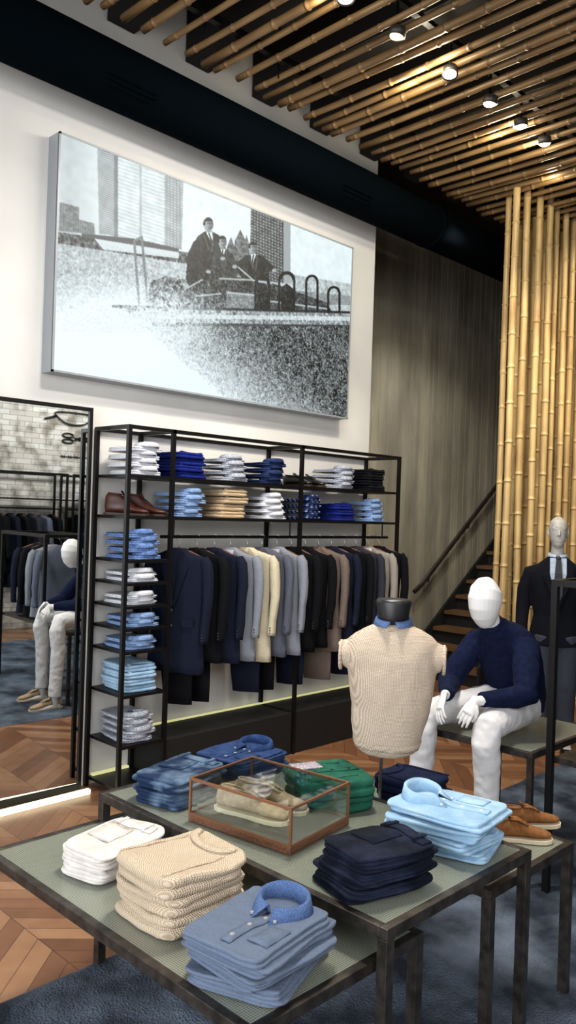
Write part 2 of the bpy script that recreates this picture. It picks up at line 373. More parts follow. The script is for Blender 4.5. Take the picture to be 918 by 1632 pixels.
b1=np.where((QX>182)&(QX<188),.52,b1); b1=np.where((QX>222)&(QX<226),.74,b1)
I=np.where(t1,b1+.02*R3,I)
t2=poly([(400,328),(430,338),(463,358),(463,452),(398,446)])
dy=QY-.40*(QX-400)
b2=.30+.36*((np.sin(dy*1.3)>.2)&(np.sin(QX*1.35)>-.1))+.04*R2; b2=np.where(QX>452,.66,b2)
I=np.where(t2,b2,I)
for (cx,w,h) in ((368,7,22),(383,9,34),(393,5,26)): I=np.where(poly([(cx-w,440),(cx-w,440-h-22),(cx,440-h-40),(cx+w,440-h-22),(cx+w,440)]),.42+.07*R2,I)
I=np.where(poly([(345,420),(345,402),(400,408),(400,445)]),.42+.07*R2,I)
I=np.where(poly([(130,372),(212,380),(285,396),(285,402),(212,392),(130,378)]),.34,I)
I=np.where(poly([(150,380),(285,402),(285,412),(165,398)]),.88,I)
I=np.where((QX>463)&(QY>462+.1*(QX-463))&(QY<486),.58+.05*R2,I)
lft=np.clip(1-np.hypot((QX-180)/215,(QY-540)/105),0,1)
I=I+(.99-I)*np.clip(lft*2.2+.2*R2*lft,0,1)*(QY>shore+14)
for s_ in ((214,384,222,490),(214,384,226,378),(226,378,236,490)): I=np.where(seg(*s_,1.9),.5,I)
def person(hx,hy,s,body,v=.12,tilt=0):
    global I
    I=np.where(poly(body),np.clip(v+.055*R2+.05*np.sin((QX-hx)*.35),.04,1),I)
    I=np.where(ell(hx,hy,7.6*s,10.5*s),.58-.014*(QX-hx)*2/s,I)
    I=np.where(ell(hx,hy,7.9*s,11*s)&((QY<hy-5*s)|((QX<hx-4.5*s)&(QY<hy+1*s))),.12,I)
    I=np.where(seg(hx-1*s,hy-2*s,hx+5*s,hy-2*s,.9*s),.30,I); I=np.where(seg(hx+0*s,hy+5*s,hx+4*s,hy+5*s,.8*s),.32,I); I=np.where(seg(hx+3*s,hy-1*s,hx+3.4*s,hy+2.5*s,.6*s),.42,I)
    I=np.where(poly([(hx-4*s,hy+11*s),(hx+6*s,hy+11*s),(hx+3*s+tilt,hy+32*s)]),.92,I); I=np.where(seg(hx+1,hy+13*s,hx+2*s+tilt*.8,hy+28*s,1.0),.15,I)
    I=np.where(seg(hx+8*s,hy+16*s,hx+5*s,hy+40*s,.9)|seg(hx-7*s,hy+15*s,hx+1*s,hy+38*s,.9),.34,I)
person(332,358,1.05,[(316,376),(326,369),(338,369),(349,375),(360,396),(366,430),(360,488),(318,490),(296,446),(300,402)],tilt=5)
person(354,386,.95,[(342,398),(363,398),(374,412),(380,434),(372,450),(344,450),(336,422)],.20,-3)
person(403,395,.9,[(390,407),(416,407),(430,426),(428,452),(388,448),(376,428)],.12,-4)
for s_,v in (((312,388,300,416,4.5),.14),((300,416,330,432,4),.16),((344,388,352,412,4),.2),((394,412,374,424,3.8),.16),((418,412,436,430,3.6),.14),((358,408,376,424,3.4),.22)): I=np.where(seg(*s_),v,I)
for hx_,hy_ in ((332,433),(355,412),(374,425),(437,431)): I=np.where(ell(hx_,hy_,4,3),.68,I)
# boat drawn over the legs so that the men sit inside it
hull=poly([(178,486),(300,494),(560,496),(560,520),(420,524),(250,518)])
I=np.where(hull,.60+.12*R2,I)
I=np.where(poly([(236,494),(240,452),(262,440),(298,446),(300,494)]),.50+.14*R2,I)
cab=poly([(288,494),(293,462),(322,446),(350,444),(372,440),(398,446),(430,450),(470,464),(520,482),(530,497)])
I=np.where(cab,.24+.09*R2+.10*np.clip((QY-470)/25,0,1),I)
I=np.where(poly([(360,494),(362,466),(420,472),(426,497)]),.50+.05*R2,I)
for s_ in ((293,462,322,446,1.3),(350,444,398,446,1.3),(398,446,430,450,1.2),(362,466,420,472,1.5),(312,472,352,468,1.2),(430,480,520,492,1.3),(380,426,404,447,1.3),(404,447,432,452,1.3)): I=np.where(seg(*s_),.74,I)
I=np.where(seg(180,488,560,498,2.0),.18,I); I=np.where(seg(245,517,560,521,3),.26,I); I=np.where(seg(215,503,560,508,3.4),.84+.05*R2,I)
for cx,cy,rr in ((247,468,10),(268,466,10),(285,468,9)): I=np.where(ell(cx,cy,rr,22)&(QY<494),.36+.12*R2,I)
for cx,y0,y1,r in ((418,452,494,11),(457,446,494,12),(497,448,496,9),(532,466,497,9)):
    u=((QX-cx)/r)**2+((QY-y0)/r)**2
    arc=(u<1.3)&(u>.5)&(QY<y0); I=np.where(arc,.08,I)
    I=np.where(seg(cx-r,y0,cx-r,y1,1.7)|seg(cx+r,y0,cx+r,y1,1.7),.10,I)
    if cx<470: I=np.where(poly([(cx-9,494),(cx-9,458),(cx,452),(cx+10,460),(cx+12,496)]),.13+.05*R2,I)
I=smooth(I,1)
wat=(QY>520)
edge=(QX-(225+1.15*(QY-520)))/170
dens=np.clip(edge,0,1)**.8
wv=.98-dens*(.72+.08*np.clip(R3,-1,1))+.07*R2
sp=R1<(.12+.28*(1-dens)+.08*R2)
wv=np.where(sp&(dens>.05),.62+.38*rs.rand(gh,gw),wv)
I=np.where(wat&(dens>0),wv,I); I=np.where(wat&(dens<=0),np.maximum(I,.97),I)
# soft veil of spray thrown up around the bow
veil=np.clip(1-np.hypot((QX-250)/120,(QY-505)/62),0,1)
I=I+(.97-I)*np.clip(veil*1.1+.25*R2*veil,0,.9)
ms=(QY>shore+6)&(R1<.30*np.clip((QY-400)/110,0,1)*np.clip((480-QX)/200,.12,1))
I=np.where(ms,np.clip(I+.35,0,1),I)
dsp=(QY>shore)&(QY<530)&(QX<330)&(rs.rand(gh,gw)<.09); I=np.where(dsp,np.clip(I-.2,0,1),I)
I=np.clip(.55*I+.45*smooth(I,1),.03,1)
col=np.stack([I*.93,I*.985,I*1.0,np.ones_like(I)],-1); col[...,:3]=np.clip(col[...,:3],0,1)**2.2
pic=thing('lightbox_picture','large backlit black and white photograph of men on a speedboat, high on white wall','picture',(PX0,4.47,PZ0))
def loc(mb_,o=(PX0,4.47,PZ0)):
    mb_.v=[(p[0]-o[0],p[1]-o[1],p[2]-o[2]) for p in mb_.v]; return mb_
boxm=M('lightbox_edge',(150,154,158),.4,.2)
loc(MB().span((PX0,PY+.004,PZ0),(PX1,4.469,PZ1))).build('lightbox_case',boxm,pic)
mb=MB(); fw=.012
for a,b in (((PX0,PY-.004,PZ0),(PX0+fw,PY+.01,PZ1)),((PX1-fw,PY-.004,PZ0),(PX1,PY+.01,PZ1)),((PX0,PY-.004,PZ0),(PX1,PY+.01,PZ0+fw)),((PX0,PY-.004,PZ1-fw),(PX1,PY+.01,PZ1))): mb.span(a,b)
loc(mb).build('lightbox_rim',boxm,pic)
me=bpy.data.meshes.new('printed_photograph')
vv=np.stack([XX-PX0,np.full_like(XX,PY-4.47),ZZ-PZ0],-1).reshape(-1,3)
ii=np.arange((gh-1)*(gw-1)); r_,c_=ii//(gw-1),ii%(gw-1); a=r_*gw+c_
me.from_pydata(vv.tolist(),[],np.stack([a,a+gw,a+gw+1,a+1],-1).tolist())
ca=me.color_attributes.new('print','FLOAT_COLOR','POINT'); ca.data.foreach_set('color',col.reshape(-1).astype(np.float32))
pmn,nt,b=nodes('backlit_print'); at=nt.nodes.new('ShaderNodeAttribute'); at.attribute_name='print'
b.inputs['Base Color'].default_value=(0,0,0,1); b.inputs['Roughness'].default_value=.5; nt.links.new(at.outputs['Color'],b.inputs['Emission Color']); b.inputs['Emission Strength'].default_value=1.0
me.materials.append(pmn); o=bpy.data.objects.new('printed_photograph',me); C.objects.link(o); o.parent=pic
# ---------------- mirror -----------------
MW=1.5
mi=thing('wall_mirror','tall black framed mirror standing against the white wall beside the shelving','mirror',(2.715,4.378,0),-math.radians(2.3))
MB().span((-MW+.02,0,.05),(-.02,.01,2.34)).build('mirror_glass',mirrorm,mi)
MB().span((-MW+.01,.012,.03),(-.01,.028,2.345)).build('backing_board',blackw,mi)
for a,b in (((-MW,-.012,.02),(-MW+.022,.028,2.355)),((-.022,-.012,.02),(0,.028,2.355)),((-MW+.022,-.012,2.333),(-.022,.028,2.355)),((-MW+.022,-.012,.02),(-.022,.028,.052))):
    MB().span(a,b).build('frame_bar',black,mi)
tag(MB().span((1.25,4.30,.002),(2.74,4.33,.03)).build('light_strip',ledm),'glowing strip light on the floor along the foot of the mirror','light strip')
# ---------------- shelving -----------------
sx=[2.80,3.13,4.30,5.47]; yf,yb=4.10,4.45; top=2.25; w=.025
sh=thing('clothes_shelving','tall open black steel shelving with a hanging rail against the white wall','shelving',(2.8,4.1,0)); o0=(2.8,4.1,0)
for x in sx:
    for y in (yf,yb): loc(MB().box((x,y,top/2),(w,w,top)),o0).build('post',black,sh)
    loc(MB().span((x-w/2,yf+w/2,top-w),(x+w/2,yb-w/2,top)),o0).build('top_rail',black,sh)
for y in (yf,yb): loc(MB().span((sx[0]+w/2,y-w/2,top-w+.001),(sx[3]-w/2,y+w/2,top-.001)),o0).build('top_rail',black,sh)
LV=[1.953,1.703,1.437,1.30,1.16,1.025,.887,.624,.32]
def shelf(x0,x1,z,t=.018):
    mb=MB(); mb.span((x0+w/2,yf-w/2,z-t),(x1-w/2,yb,z)); loc(mb,o0).build('shelf',black,sh)
for z in LV: shelf(sx[0],sx[1],z)
shelf(sx[0],sx[1],.06)
for z in LV[:2]:
    shelf(sx[1],sx[2],z); shelf(sx[2],sx[3],z)
ry=4.2; rz_=1.575
loc(MB().tube([(sx[1],ry,rz_),(sx[3],ry,rz_)],.011),o0).build('hanging_rail',black,sh)
for x in (sx[1]+.1,4.3,5.4): loc(MB().tube([(x,ry,rz_),(x,ry,1.69)],.006),o0).build('rail_hanger',black,sh)
for a,b in ((sx[1],sx[2]),(sx[2],sx[3])): loc(MB().span((a+.02,yf,.0),(b-.02,yb,.30)),o0).build('plinth',blackw,sh)
tag(MB().span((3.17,4.43,.302),(5.43,4.45,.312)).build('light_strip',ledg),'glowing strip light on the plinth below the hanging jackets','light strip')
tag(MB().span((2.83,4.42,.062),(3.10,4.45,.075)).build('light_strip',ledg),'short glowing strip light at the foot of the narrow shelf column','light strip')
# ---------------- garments -----------------
def topdz(x,y,seed,amp): return amp*noise.noise(V((x*9,y*9,seed*1.7)))+amp*.5*noise.noise(V((x*30,y*20,seed*1.7)))
def slab(mb,w,d,h,layers=3,seed=0,n=72,groove=.004,amp=.005,p=7,z0=0,jit=.006,rot=.018):
    R=random.Random(seed); rings=[]
    for s in (.4,.8): rings.append((s,0,0,0,z0+.0005,0,0))
    hl=h/layers
    for l in range(layers):
        jx,jy,ja,sh_=R.uniform(-jit,jit),R.uniform(-jit,jit),R.uniform(-rot,rot),R.uniform(0,jit)
        for k in range(5):
            th=-PI/2+PI*k/4; rings.append((1,min(groove,hl*.6)*(1-math.cos(th)),jx,jy,z0+hl*(l+.5+.5*math.sin(th)*.98),ja,sh_))
    for s in (.97,.88,.7,.5,.3,.15): rings.append((s,groove*s,jx*s,jy*s,z0+h+.001*(1-s),ja,sh_))
    vs=[];m=len(rings)
    for (s,ins,jx,jy,z,ja,sk) in rings:
        ca_,sa_=math.cos(ja),math.sin(ja)
        for j in range(n):
            t=2*PI*j/n+.001; c,q=math.cos(t),math.sin(t)
            x=math.copysign(abs(c)**(2/p),c)*(w/2-ins-sk)*s; y=math.copysign(abs(q)**(2/p),q)*(d/2-ins-sk)*s
            x,y=x*ca_-y*sa_+jx,x*sa_+y*ca_+jy
            nv=noise.noise_vector(V((x*10,y*10,z*22+seed*2.3))); n2=noise.noise_vector(V((x*34,y*34,z*60+seed))); f=max(0,(z-z0)/h)
            x+=nv.x*amp+n2.x*amp*.35; y+=nv.y*amp+n2.y*amp*.35; z2=z+topdz(x,y,seed,amp)*f
            vs.append((x,y,max(z2,z0)))
    fs=[]
    for i in range(m-1):
        for j in range(n): j2=(j+1)%n; fs.append((i*n+j,i*n+j2,(i+1)*n+j2,(i+1)*n+j))
    vs+= [(0,0,z0),(0,0,z0+h+.001+topdz(0,0,seed,amp))]; a=len(vs)-2
    for j in range(n): j2=(j+1)%n; fs+= [(a,j2,j),(a+1,(m-1)*n+j,(m-1)*n+j2)]
    mb.add(vs,fs); return mb
def collar(mb,cx,cy,z,a=.064,b=.05,hs=.034,drop=.036,tip=.035,n=32,gap=.14,squash=1):
    rows=5; vs=[]
    for i in range(n+1):
        ph=-PI/2+gap+(2*PI-2*gap)*i/n; c,s=math.cos(ph),math.sin(ph); back=(1+s)/2
        e=max(0,1-min(i,n-i)/(n*.2)); e=e*e
        hh=hs*(.62+.5*back)
        P=[(a*.88*c,b*.88*s,0),(a*.95*c,b*.95*s,hh*.6),(a*1.0*c,b*1.0*s,hh),(a*1.08*c,b*1.1*s,hh*.93),(a*1.22*c+e*tip*.45*(1 if c>0 else -1),b*1.26*s-e*tip,max(.003,hh-drop*(.9+.3*e)))]
        vs+=[(cx+q[0],cy+q[1],z+q[2]*squash) for q in P]
    fs=[(i*rows+k,(i+1)*rows+k,(i+1)*rows+k+1,i*rows+k+1) for i in range(n) for k in range(rows-1)]
    return mb.add(vs,fs)
def strip(mb,x0,x1,ys,h,seed,amp,off=.002):
    vs=[]
    for y in ys:
        for x in (x0,(x0+x1)/2,x1): vs.append((x,y,h+off+topdz(x,y,seed,amp)+.002))
    fs=[(i*3+k,i*3+k+1,i*3+k+4,i*3+k+3) for i in range(len(ys)-1) for k in range(2)]
    return mb.add(vs,fs)
def folded_shirt(mat,label,w=.24,d=.31,h=.042,seed=0,hi=False,flat=1.0,cmat=None,amp=.005,group=None,bm=None,name='folded_shirt',layers=4,cat='shirt'):
    t=thing(name,label,cat,group=group)
    if not hi:
        slab(MB(),w,d,h*.62,2,seed,40,amp=.004,groove=.006,p=5).build('shirt_body',mat,t,smooth=True)
        collar(MB(),0,d/2-.05,h*.55,n=18,a=.068,b=.055,hs=.03,drop=.03,squash=1,tip=.02).build('collar',cmat or mat,t,smooth=True,solid=.004); return t
    slab(MB(),w,d,h,layers,seed,112,amp=amp,groove=.0028,p=11,jit=.010,rot=.045).build('shirt_body',mat,t,smooth=True)
    cy=d/2-.058
    collar(MB(),0,cy,h-.006,n=36,squash=flat,a=.062,b=.047).build('collar',cmat or mat,t,smooth=True,solid=.0022)
    ys=[cy-.045-(cy-.045+d/2-.022)*k/14 for k in range(15)]
    strip(MB(),-.014,.014,ys,h,seed,amp,.0005).build('button_placket',mat,t,smooth=True,solid=.003)
    for k in range(3):
        y=ys[2+k*5]; MB().cyl((0,y,h+.002+topdz(0,y,seed,amp)),.0055,.0035,14).build('button',bm or btn,t)
    strip(MB(),.035,.09,[-.09+.085*k/6 for k in range(7)],h,seed,amp,.0005).build('chest_pocket',mat,t,smooth=True,solid=.003)
    for sx_ in (-.034,.034): MB().cyl((sx_,cy-.078,h+.003),.004,.004,12).build('collar_button',bm or btn,t)
    return t
def folded_sweater(mat,label,w=.27,d=.31,h=.05,seed=0,hi=False,amp=.006,group=None,name='folded_sweater',neck=True,cat='sweater'):
    t=thing(name,label,cat,group=group)
    slab(MB(),w,d,h,2,seed,96 if hi else 40,groove=.008,amp=amp,p=6,jit=.009,rot=.03).build('sweater_body',mat,t,smooth=True)
    if neck:
        pts=[(.078*math.cos(q),d/2-.022-.05*math.sin(q),h+.003+topdz(.078*math.cos(q),d/2-.022-.05*math.sin(q),seed,amp)) for q in [PI*k/16 for k in range(17)]]
        MB().loft(pts,[(.005,.012)]*17,side=V((0,0,1)),n=8).build('ribbed_neckline',mat,t,smooth=True)
    if hi:
        for s_ in (-1,1):
            pts=[(s_*(.10-.02*k/6),-.12+.2*k/6,h+.002+topdz(s_*.1,-.12+.2*k/6,seed,amp)) for k in range(7)]
            MB().loft(pts,[(.003,.004)]*7,side=V((0,0,1)),n=6).build('side_seam',mat,t,smooth=True)
    return t
def folded_jeans(mat,label,w=.22,d=.32,h=.04,seed=0,hi=False,group=None,stitch=None):
    t=thing('folded_jeans',label,'jeans',group=group); amp=.009
    slab(MB(),w,d,h,4,seed,100,groove=.0045,amp=amp,p=6.5,jit=.012,rot=.05).build('folded_legs',mat,t,smooth=True)
    ys=[d/2-.024-.034*k/3 for k in range(4)]
    mb=MB(); vs=[]; xs=[-w/2+.024+(w-.048)*k/12 for k in range(13)]
    for y in ys:
        for x in xs: vs.append((x,y,h+.003+topdz(x,y,seed,amp)))
    mb.add(vs,[(i*13+k,i*13+k+1,i*13+k+14,i*13+k+13) for i in range(3) for k in range(12)]).build('waistband',mat,t,smooth=True,solid=.005)
    strip(MB(),-.07,.02,[d/2-.07-.1*k/5 for k in range(6)],h,seed,amp,.001).build('back_pocket',mat,t,smooth=True,solid=.0035)
    if stitch:
        for yy in (d/2-.073,d/2-.168): strip(MB(),-.068,.018,[yy,yy-.0025],h,seed,amp,.0032).build('stitching',stitch,t)
    for x in (-.055,.05): MB().box((x,d/2-.04,h+.008+topdz(x,d/2-.04,seed,amp)),(.012,.045,.004)).build('belt_loop',mat,t)
    return t
def od(i,n):
    if i==n-1: return 'topmost'
    if i==0: return 'lowest'
    return ['second from top','third from top','fourth from top'][n-2-i]
def place(t,x,y,z,r): t.location=(x,y,z); t.rotation_euler=(0,0,r)
def pile(kind,mk,n,x,y,z,rot,desc,where,h=.045,grp=None,jr=.05):
    first=None
    for i in range(n):
        lab='%s, %s of the pile %s'%(desc,od(i,n),where)
        if first is None:
            if kind=='shirt': first=folded_shirt(F_[mk],lab,h=h,seed=int(x*31+z*17),group=grp)
            else: first=folded_sweater(F_[mk],lab,h=h,w=.25,seed=int(x*31+z*17),group=grp)
            t=first
        else: t=copy_thing(first,(0,0,0),0,lab,grp)
        place(t,x+rnd.uniform(-.014,.014),y+rnd.uniform(-.014,.004),z+.001+i*(h+.004),rot+rnd.uniform(-jr,jr))
Y=4.27; G='folded clothes piled in the black shelving'
pile('shirt','white',4,2.965,Y,1.953,PI,'white collared shirt','on the top left shelf',.044,G,.09)
pile('sweater','royal',4,3.31,Y,1.953,PI,'royal blue sweater','on the top shelf',.038,G)
pile('shirt','greyshirt',4,3.68,Y,1.953,PI,'grey patterned shirt','right of royal blue sweaters',.038,G,.12)
pile('shirt','navy',4,4.06,Y,1.953,PI,'navy collared shirt','on the top shelf',.038,G,.12)
pile('shirt','greyshirt',4,4.83,Y,1.953,PI,'pale grey shirt','left of black sweaters',.038,G,.12)
pile('sweater','blacky',4,5.22,Y,1.953,PI,'black sweater','at top shelf right end',.04,G)
pile('shirt','paleblue',4,3.31,Y,1.703,PI,'pale blue shirt','left of the tan sweaters',.040,G,.12)
pile('sweater','tan',4,3.68,Y,1.703,PI,'tan knitted sweater','on the second shelf',.045,G)
pile('shirt','white',4,4.06,Y,1.703,PI,'white shirt','right of the tan sweaters',.040,G,.12)
pile('shirt','plaid',4,4.46,Y,1.703,PI,'navy plaid shirt','on the second shelf',.040,G,.08)
pile('sweater','royal',3,4.84,Y,1.703,PI,'bright blue sweater','on the second shelf',.04,G)
pile('shirt','paleblue',4,5.22,Y,1.703,PI,'pale blue shirt','at second shelf right end',.040,G,.12)
pile('shirt','blueshirt',4,2.965,Y,1.437,PI,'mid blue shirt','below the brown boots',.040,G,.12)
for k,z in enumerate((1.30,1.16,1.025,.887)):
    pile('shirt',('white','white','paleblue','paleblue')[k],2,2.965,Y,z,PI,('bright white shirt','white shirt','pale blue shirt','light blue shirt')[k],'%s below mid blue shirts'%['one shelf','two shelves','three shelves','four shelves'][k],.032,G)
pile('sweater','lightblue',4,2.965,Y,.624,PI,'light blue sweater','in the narrow column',.038,G)
pile('shirt','greyshirt',4,2.965,Y,.32,PI,'grey checked shirt','on the lowest shelf',.040,G,.12)
# --- shoes
def shoe(mat,label,sole,name='lace_up_shoe',high=0,group=None,lc=lace,cat='shoe'):
    t=thing(name,label,cat,group=group)
    ys=[.143,.135,.115,.08,.04,0,-.04,-.08,-.11,-.132,-.145]; hw=[.012,.022,.030,.032,.030,.031,.038,.042,.039,.028,.010]
    tp=[.06,.082,.088,.084,.082,.080,.064,.049,.043,.038,.030]; tp=[q+high*max(0,min(1,(y-.0)/.05+.4)) for q,y in zip(tp,ys)]
    n=20; vs=[];fs=[]
    for y,a,h in zip(ys,hw,tp):
        for j in range(n):
            q=2*PI*j/n; c,s=math.cos(q),math.sin(q); zf=(s+1)/2
            z=.014+(h-.014)*(zf**.8); nar=1-.48*max(0,(min(z,.09)-.03)/.06) if y>-.03 else 1-.15*zf
            vs.append((math.copysign(abs(c)**.75,c)*a*max(.5,nar),y,z))
    for i in range(len(ys)-1):
        for j in range(n): j2=(j+1)%n; fs.append((i*n+j,i*n+j2,(i+1)*n+j2,(i+1)*n+j))
    fs+=[tuple(range(n))[::-1],tuple(range((len(ys)-1)*n,len(ys)*n))]
    MB().add(vs,fs).build('shoe_upper',mat,t,smooth=True,sub=1)
    out=[(a*1.10+.002,y*1.02) for a,y in zip(hw,ys)]; pl=out+[(-a,y) for a,y in out[::-1]]; k=len(pl)
    vs=[(x,y,z) for z in (0,.014) for x,y in pl]
    MB().add(vs,[tuple(range(k)),tuple(range(k,2*k))]+[(i,(i+1)%k,k+(i+1)%k,k+i) for i in range(k)]).build('sole',sole,t)
    zt=.080+high
    pts=[(.019*math.cos(q),.078+.046*math.sin(q),zt+.003+.004*math.sin(q)) for q in [2*PI*i/20 for i in range(21)]]
    MB().tube(pts,.004,6).build('opening_edge',mat,t,smooth=True)
    MB().loft([(0,.078,zt-.006),(0,.078,zt+.0015)],[(.015,.042),(.017,.044)],side=V((1,0,0)),n=24,cap=0).build('collar_lining',darkin,t,smooth=True)
    for s in (-1,1):
        MB().loft([(s*.012,.03,.086+high*.5),(s*.013,-.005,.083+high*.25),(s*.014,-.045,.064)],[(.010,.003),(.011,.003),(.008,.003)],side=V((1,0,0)),n=10).build('lacing_flap',mat,t,smooth=True)
    for j in range(4):
        y=.022-.018*j; z=.088+high*(.4 if j<2 else .1)-.0058*j*1.1
        MB().tube([(-.018,y+.004,z-.003),(0,y-.003,z+.0035),(.018,y-.004,z-.003)],.0028,6).build('lace',lc,t,smooth=True)
    MB().loft([(0,.01,.082+high*.5),(0,.035,.100+high)],[(.014,.003),(.018,.003)],side=V((1,0,0)),n=12).build('tongue',mat,t,smooth=True)
    return t
b1_=shoe(brownl,'brown leather ankle boot, left one on the shelf above mid blue shirts',sold,'ankle_boot',.05,'brown boots',lc=brownl,cat='boot'); place(b1_,2.90,4.25,1.704,.6)
copy_thing(b1_,(3.03,4.24,1.704),.6,'brown leather ankle boot, right one on the shelf above mid blue shirts')
b2_=shoe(blackl,'black leather shoe, left one on the top shelf by the middle post',sold,'leather_shoe',0,'black shoes',lc=blackl); place(b2_,4.42,4.26,1.954,0)
copy_thing(b2_,(4.56,4.26,1.954),.1,'black leather shoe, right one on the top shelf by the middle post')
# --- jackets
hooks=M('hook_steel',(170,170,172),.3,1)
def jacket(mat,label,loc_,rz,L=.76,trou=None,group=None,seed=0,shirt=None,lap=None):
    t=thing('hanging_jacket',label,'jacket',loc_,rz,group); t.scale=(.70,1,1)
    zz=[-.072,-.09,-.108,-.122,-.135,-.16,-.20,-.26,-.32,-.39,-.46,-.53,-.60,-.68,-.76,-.07-L]
    zz[-2]=min(zz[-2],-.07-L+.05)
    ra=[(.045,.03),(.075,.042),(.125,.048),(.178,.052),(.198,.055),(.205,.058),(.204,.060),(.2,.062),(.195,.062),(.189,.062),(.186,.060),(.188,.062),(.194,.064),(.202,.067),(.208,.069),(.212,.070)]
    mb=MB().loft([(0,0,z) for z in zz],ra,n=36,cap=.02,pw=.7); mb.wob(.013,7,seed,3); mb.wob(.009,24,seed+9,3.5); mb.build('jacket_body',mat,t,smooth=True)
    for s in (-1,1):
        P=[(0,s*.188,-.128),(-.003,s*.208,-.17),(-.008,s*.220,-.24),(-.02,s*.228,-.32),(-.028,s*.230,-.40),(-.038,s*.229,-.48),(-.045,s*.226,-.56),(-.053,s*.222,-.64),(-.055,s*.221,-.665)]
        mb=MB().loft(P,[(.022,.042),(.034,.054),(.034,.056),(.031,.054),(.029,.053),(.028,.052),(.026,.049),(.026,.047),(.026,.047)],n=18,cap=.02,pw=.8); mb.wob(.008,12,seed+s,6); mb.wob(.006,30,seed+s+4,12); sl=mb.build('sleeve',mat,t,smooth=True)
        mb=MB()
        for k in range(3): mb.ball((-.05-.048,s*.224,-.645+.018*k),.0055,8)
        mb.build('cuff_buttons',btnd,sl)
    for s in (-1,1):
        xs=-.072; P=[(xs+.02,s*.03,-.07),(xs+.008,s*.085,-.125),(xs-.006,s*.10,-.2),(xs-.012,s*.01,-.45),(xs-.006,s*.0,-.43),(xs+.0,s*.03,-.2)]
        MB().add(P,[(0,1,2,5),(5,2,3,4)]).build('lapel',mat,t,solid=.009)
    if shirt: MB().add([(-.064,-.045,-.085),(-.064,.045,-.085),(-.074,0,-.4)],[(0,1,2)]).build('shirt_front',shirt,t,solid=.004)
    for z in (-.47,-.57): MB().ball((-.078,.012,z),(.005,.011,.011),10).build('button',btnd,t)
    for s in (-1,1): MB().add([(-.080,s*.07,-.52),(-.076,s*.15,-.52),(-.078,s*.15,-.57),(-.082,s*.07,-.57)],[(0,1,2,3)]).build('pocket_flap',mat,t,solid=.010)
    hk=MB().tube([(0,0,-.085),(0,0,-.03),(0,.018,-.02),(0,.022,0),(0,.012,.016),(0,-.006,.018),(0,-.018,.006)],.0025,6)
    h=MB().loft([(0,-.17,-.135),(0,-.09,-.1),(0,0,-.078),(0,.09,-.1),(0,.17,-.135)],[(.008,.012)]*5,n=8,side=V((1,0,0))).build('hanger',wood,t,smooth=True)
    hk.build('hook',hooks,h,smooth=True)
    if trou:
        mb=MB().loft([(.02,0,-.6),(.02,0,-.8),(.02,-.01,-.95),(.02,-.015,-1.08)],[(.13,.03),(.125,.032),(.115,.032),(.105,.028)],n=20,cap=.05); mb.wob(.01,8,seed,4); mb.build('trousers',trou,t,smooth=True)
    return t
J={}
def jm(n,c,c2=None):
    if n not in J: J[n]=fab('wool_'+n,c,c2,scale=250,bump=.35,bscale=14)
    return J[n]
nv=jm('navy',(27,31,46)); bk=jm('black',(17,18,22)); gb=jm('grey_blue',(92,98,114)); cr=jm('cream',(200,190,163)); gy=jm('grey',(86,90,102)); lg=jm('light_grey',(130,134,144)); br_=jm('brown',(110,97,89)); dg=jm('dark_grey',(50,52,60)); tg=jm('taupe',(148,140,132))
JL=[(nv,'navy','nearest the narrow shelf column',.80,bk),(bk,'black','second from the left',.74,bk),(nv,'dark navy','between black and blue grey jackets',.76,None),(lg,'blue grey','left of the cream jacket',.76,None),(cr,'cream','the only cream one on the rail',.78,nv),(gy,'slate grey','right of the cream jacket',.76,bk),(lg,'light grey','right of the slate grey jacket',.76,None),(bk,'black','left of the brown jackets',.76,nv),(bk,'charcoal black','touching the brown jacket',.74,None),(br_,'taupe brown','the only brown one on the rail',.78,br_),(nv,'navy','right of the brown jacket',.76,None),(bk,'black','mid right of the rail',.76,nv),(dg,'dark grey','left of the pale taupe jacket',.75,None),(tg,'pale taupe','near the right end of the rail',.74,None),(bk,'black','at the right end of the rail',.80,None)]
for i,(mt,c,wh,L,tr_) in enumerate(JL):
    x=3.27+i*.149+rnd.uniform(-.006,.006)
    jacket(mt,'%s tailored jacket hanging %s'%(c,wh),(x,ry-.01,rz_),rnd.uniform(.32,.44),L,tr_,'jackets hanging on the shelving rail',i,shirt=F_['white'] if i in (3,6,13) else None)
# ---------------- tables -----------------
def table(label,x0,x1,y0,y1,z,leg=.034,name='display_table',rail=.032,cat='table'):
    t=thing(name,label,cat,(x0,y0,0)); o0=(x0,y0,0)
    for x in (x0+leg/2,x1-leg/2):
        for y in (y0+leg/2,y1-leg/2): loc(MB().box((x,y,(z-rail)/2),(leg,leg,z-rail)),o0).build('leg',steel,t,bevel=.002)
    for a,b in (((x0,y0,z-rail),(x1,y0+leg*.8,z)),((x0,y1-leg*.8,z-rail),(x1,y1,z)),((x0,y0+leg*.8,z-rail),(x0+leg*.8,y1-leg*.8,z)),((x1-leg*.8,y0+leg*.8,z-rail),(x1,y1-leg*.8,z))):
        loc(MB().span(a,b),o0).build('edge_rail',steel,t,bevel=.002)
    e=leg*.8-.006
    loc(MB().span((x0+e,y0+e,z-.012),(x1-e,y1-e,z-.002)),o0).build('table_top',tabletop,t)
    return t
Z1,Z2,Z3=.565,.668,.57
K1,K2=1.129,1.139
table('low steel table with patterned glass top, nearest the camera, under the cream sweaters',1.287,1.969,1.332,2.66,Z1)
table('taller middle steel table with patterned glass top carrying the glass case',1.73,2.506,1.285,2.66,Z2)
table('lower steel table behind the middle one, carrying tan suede shoes',2.33,2.92,1.33,2.32,Z3)
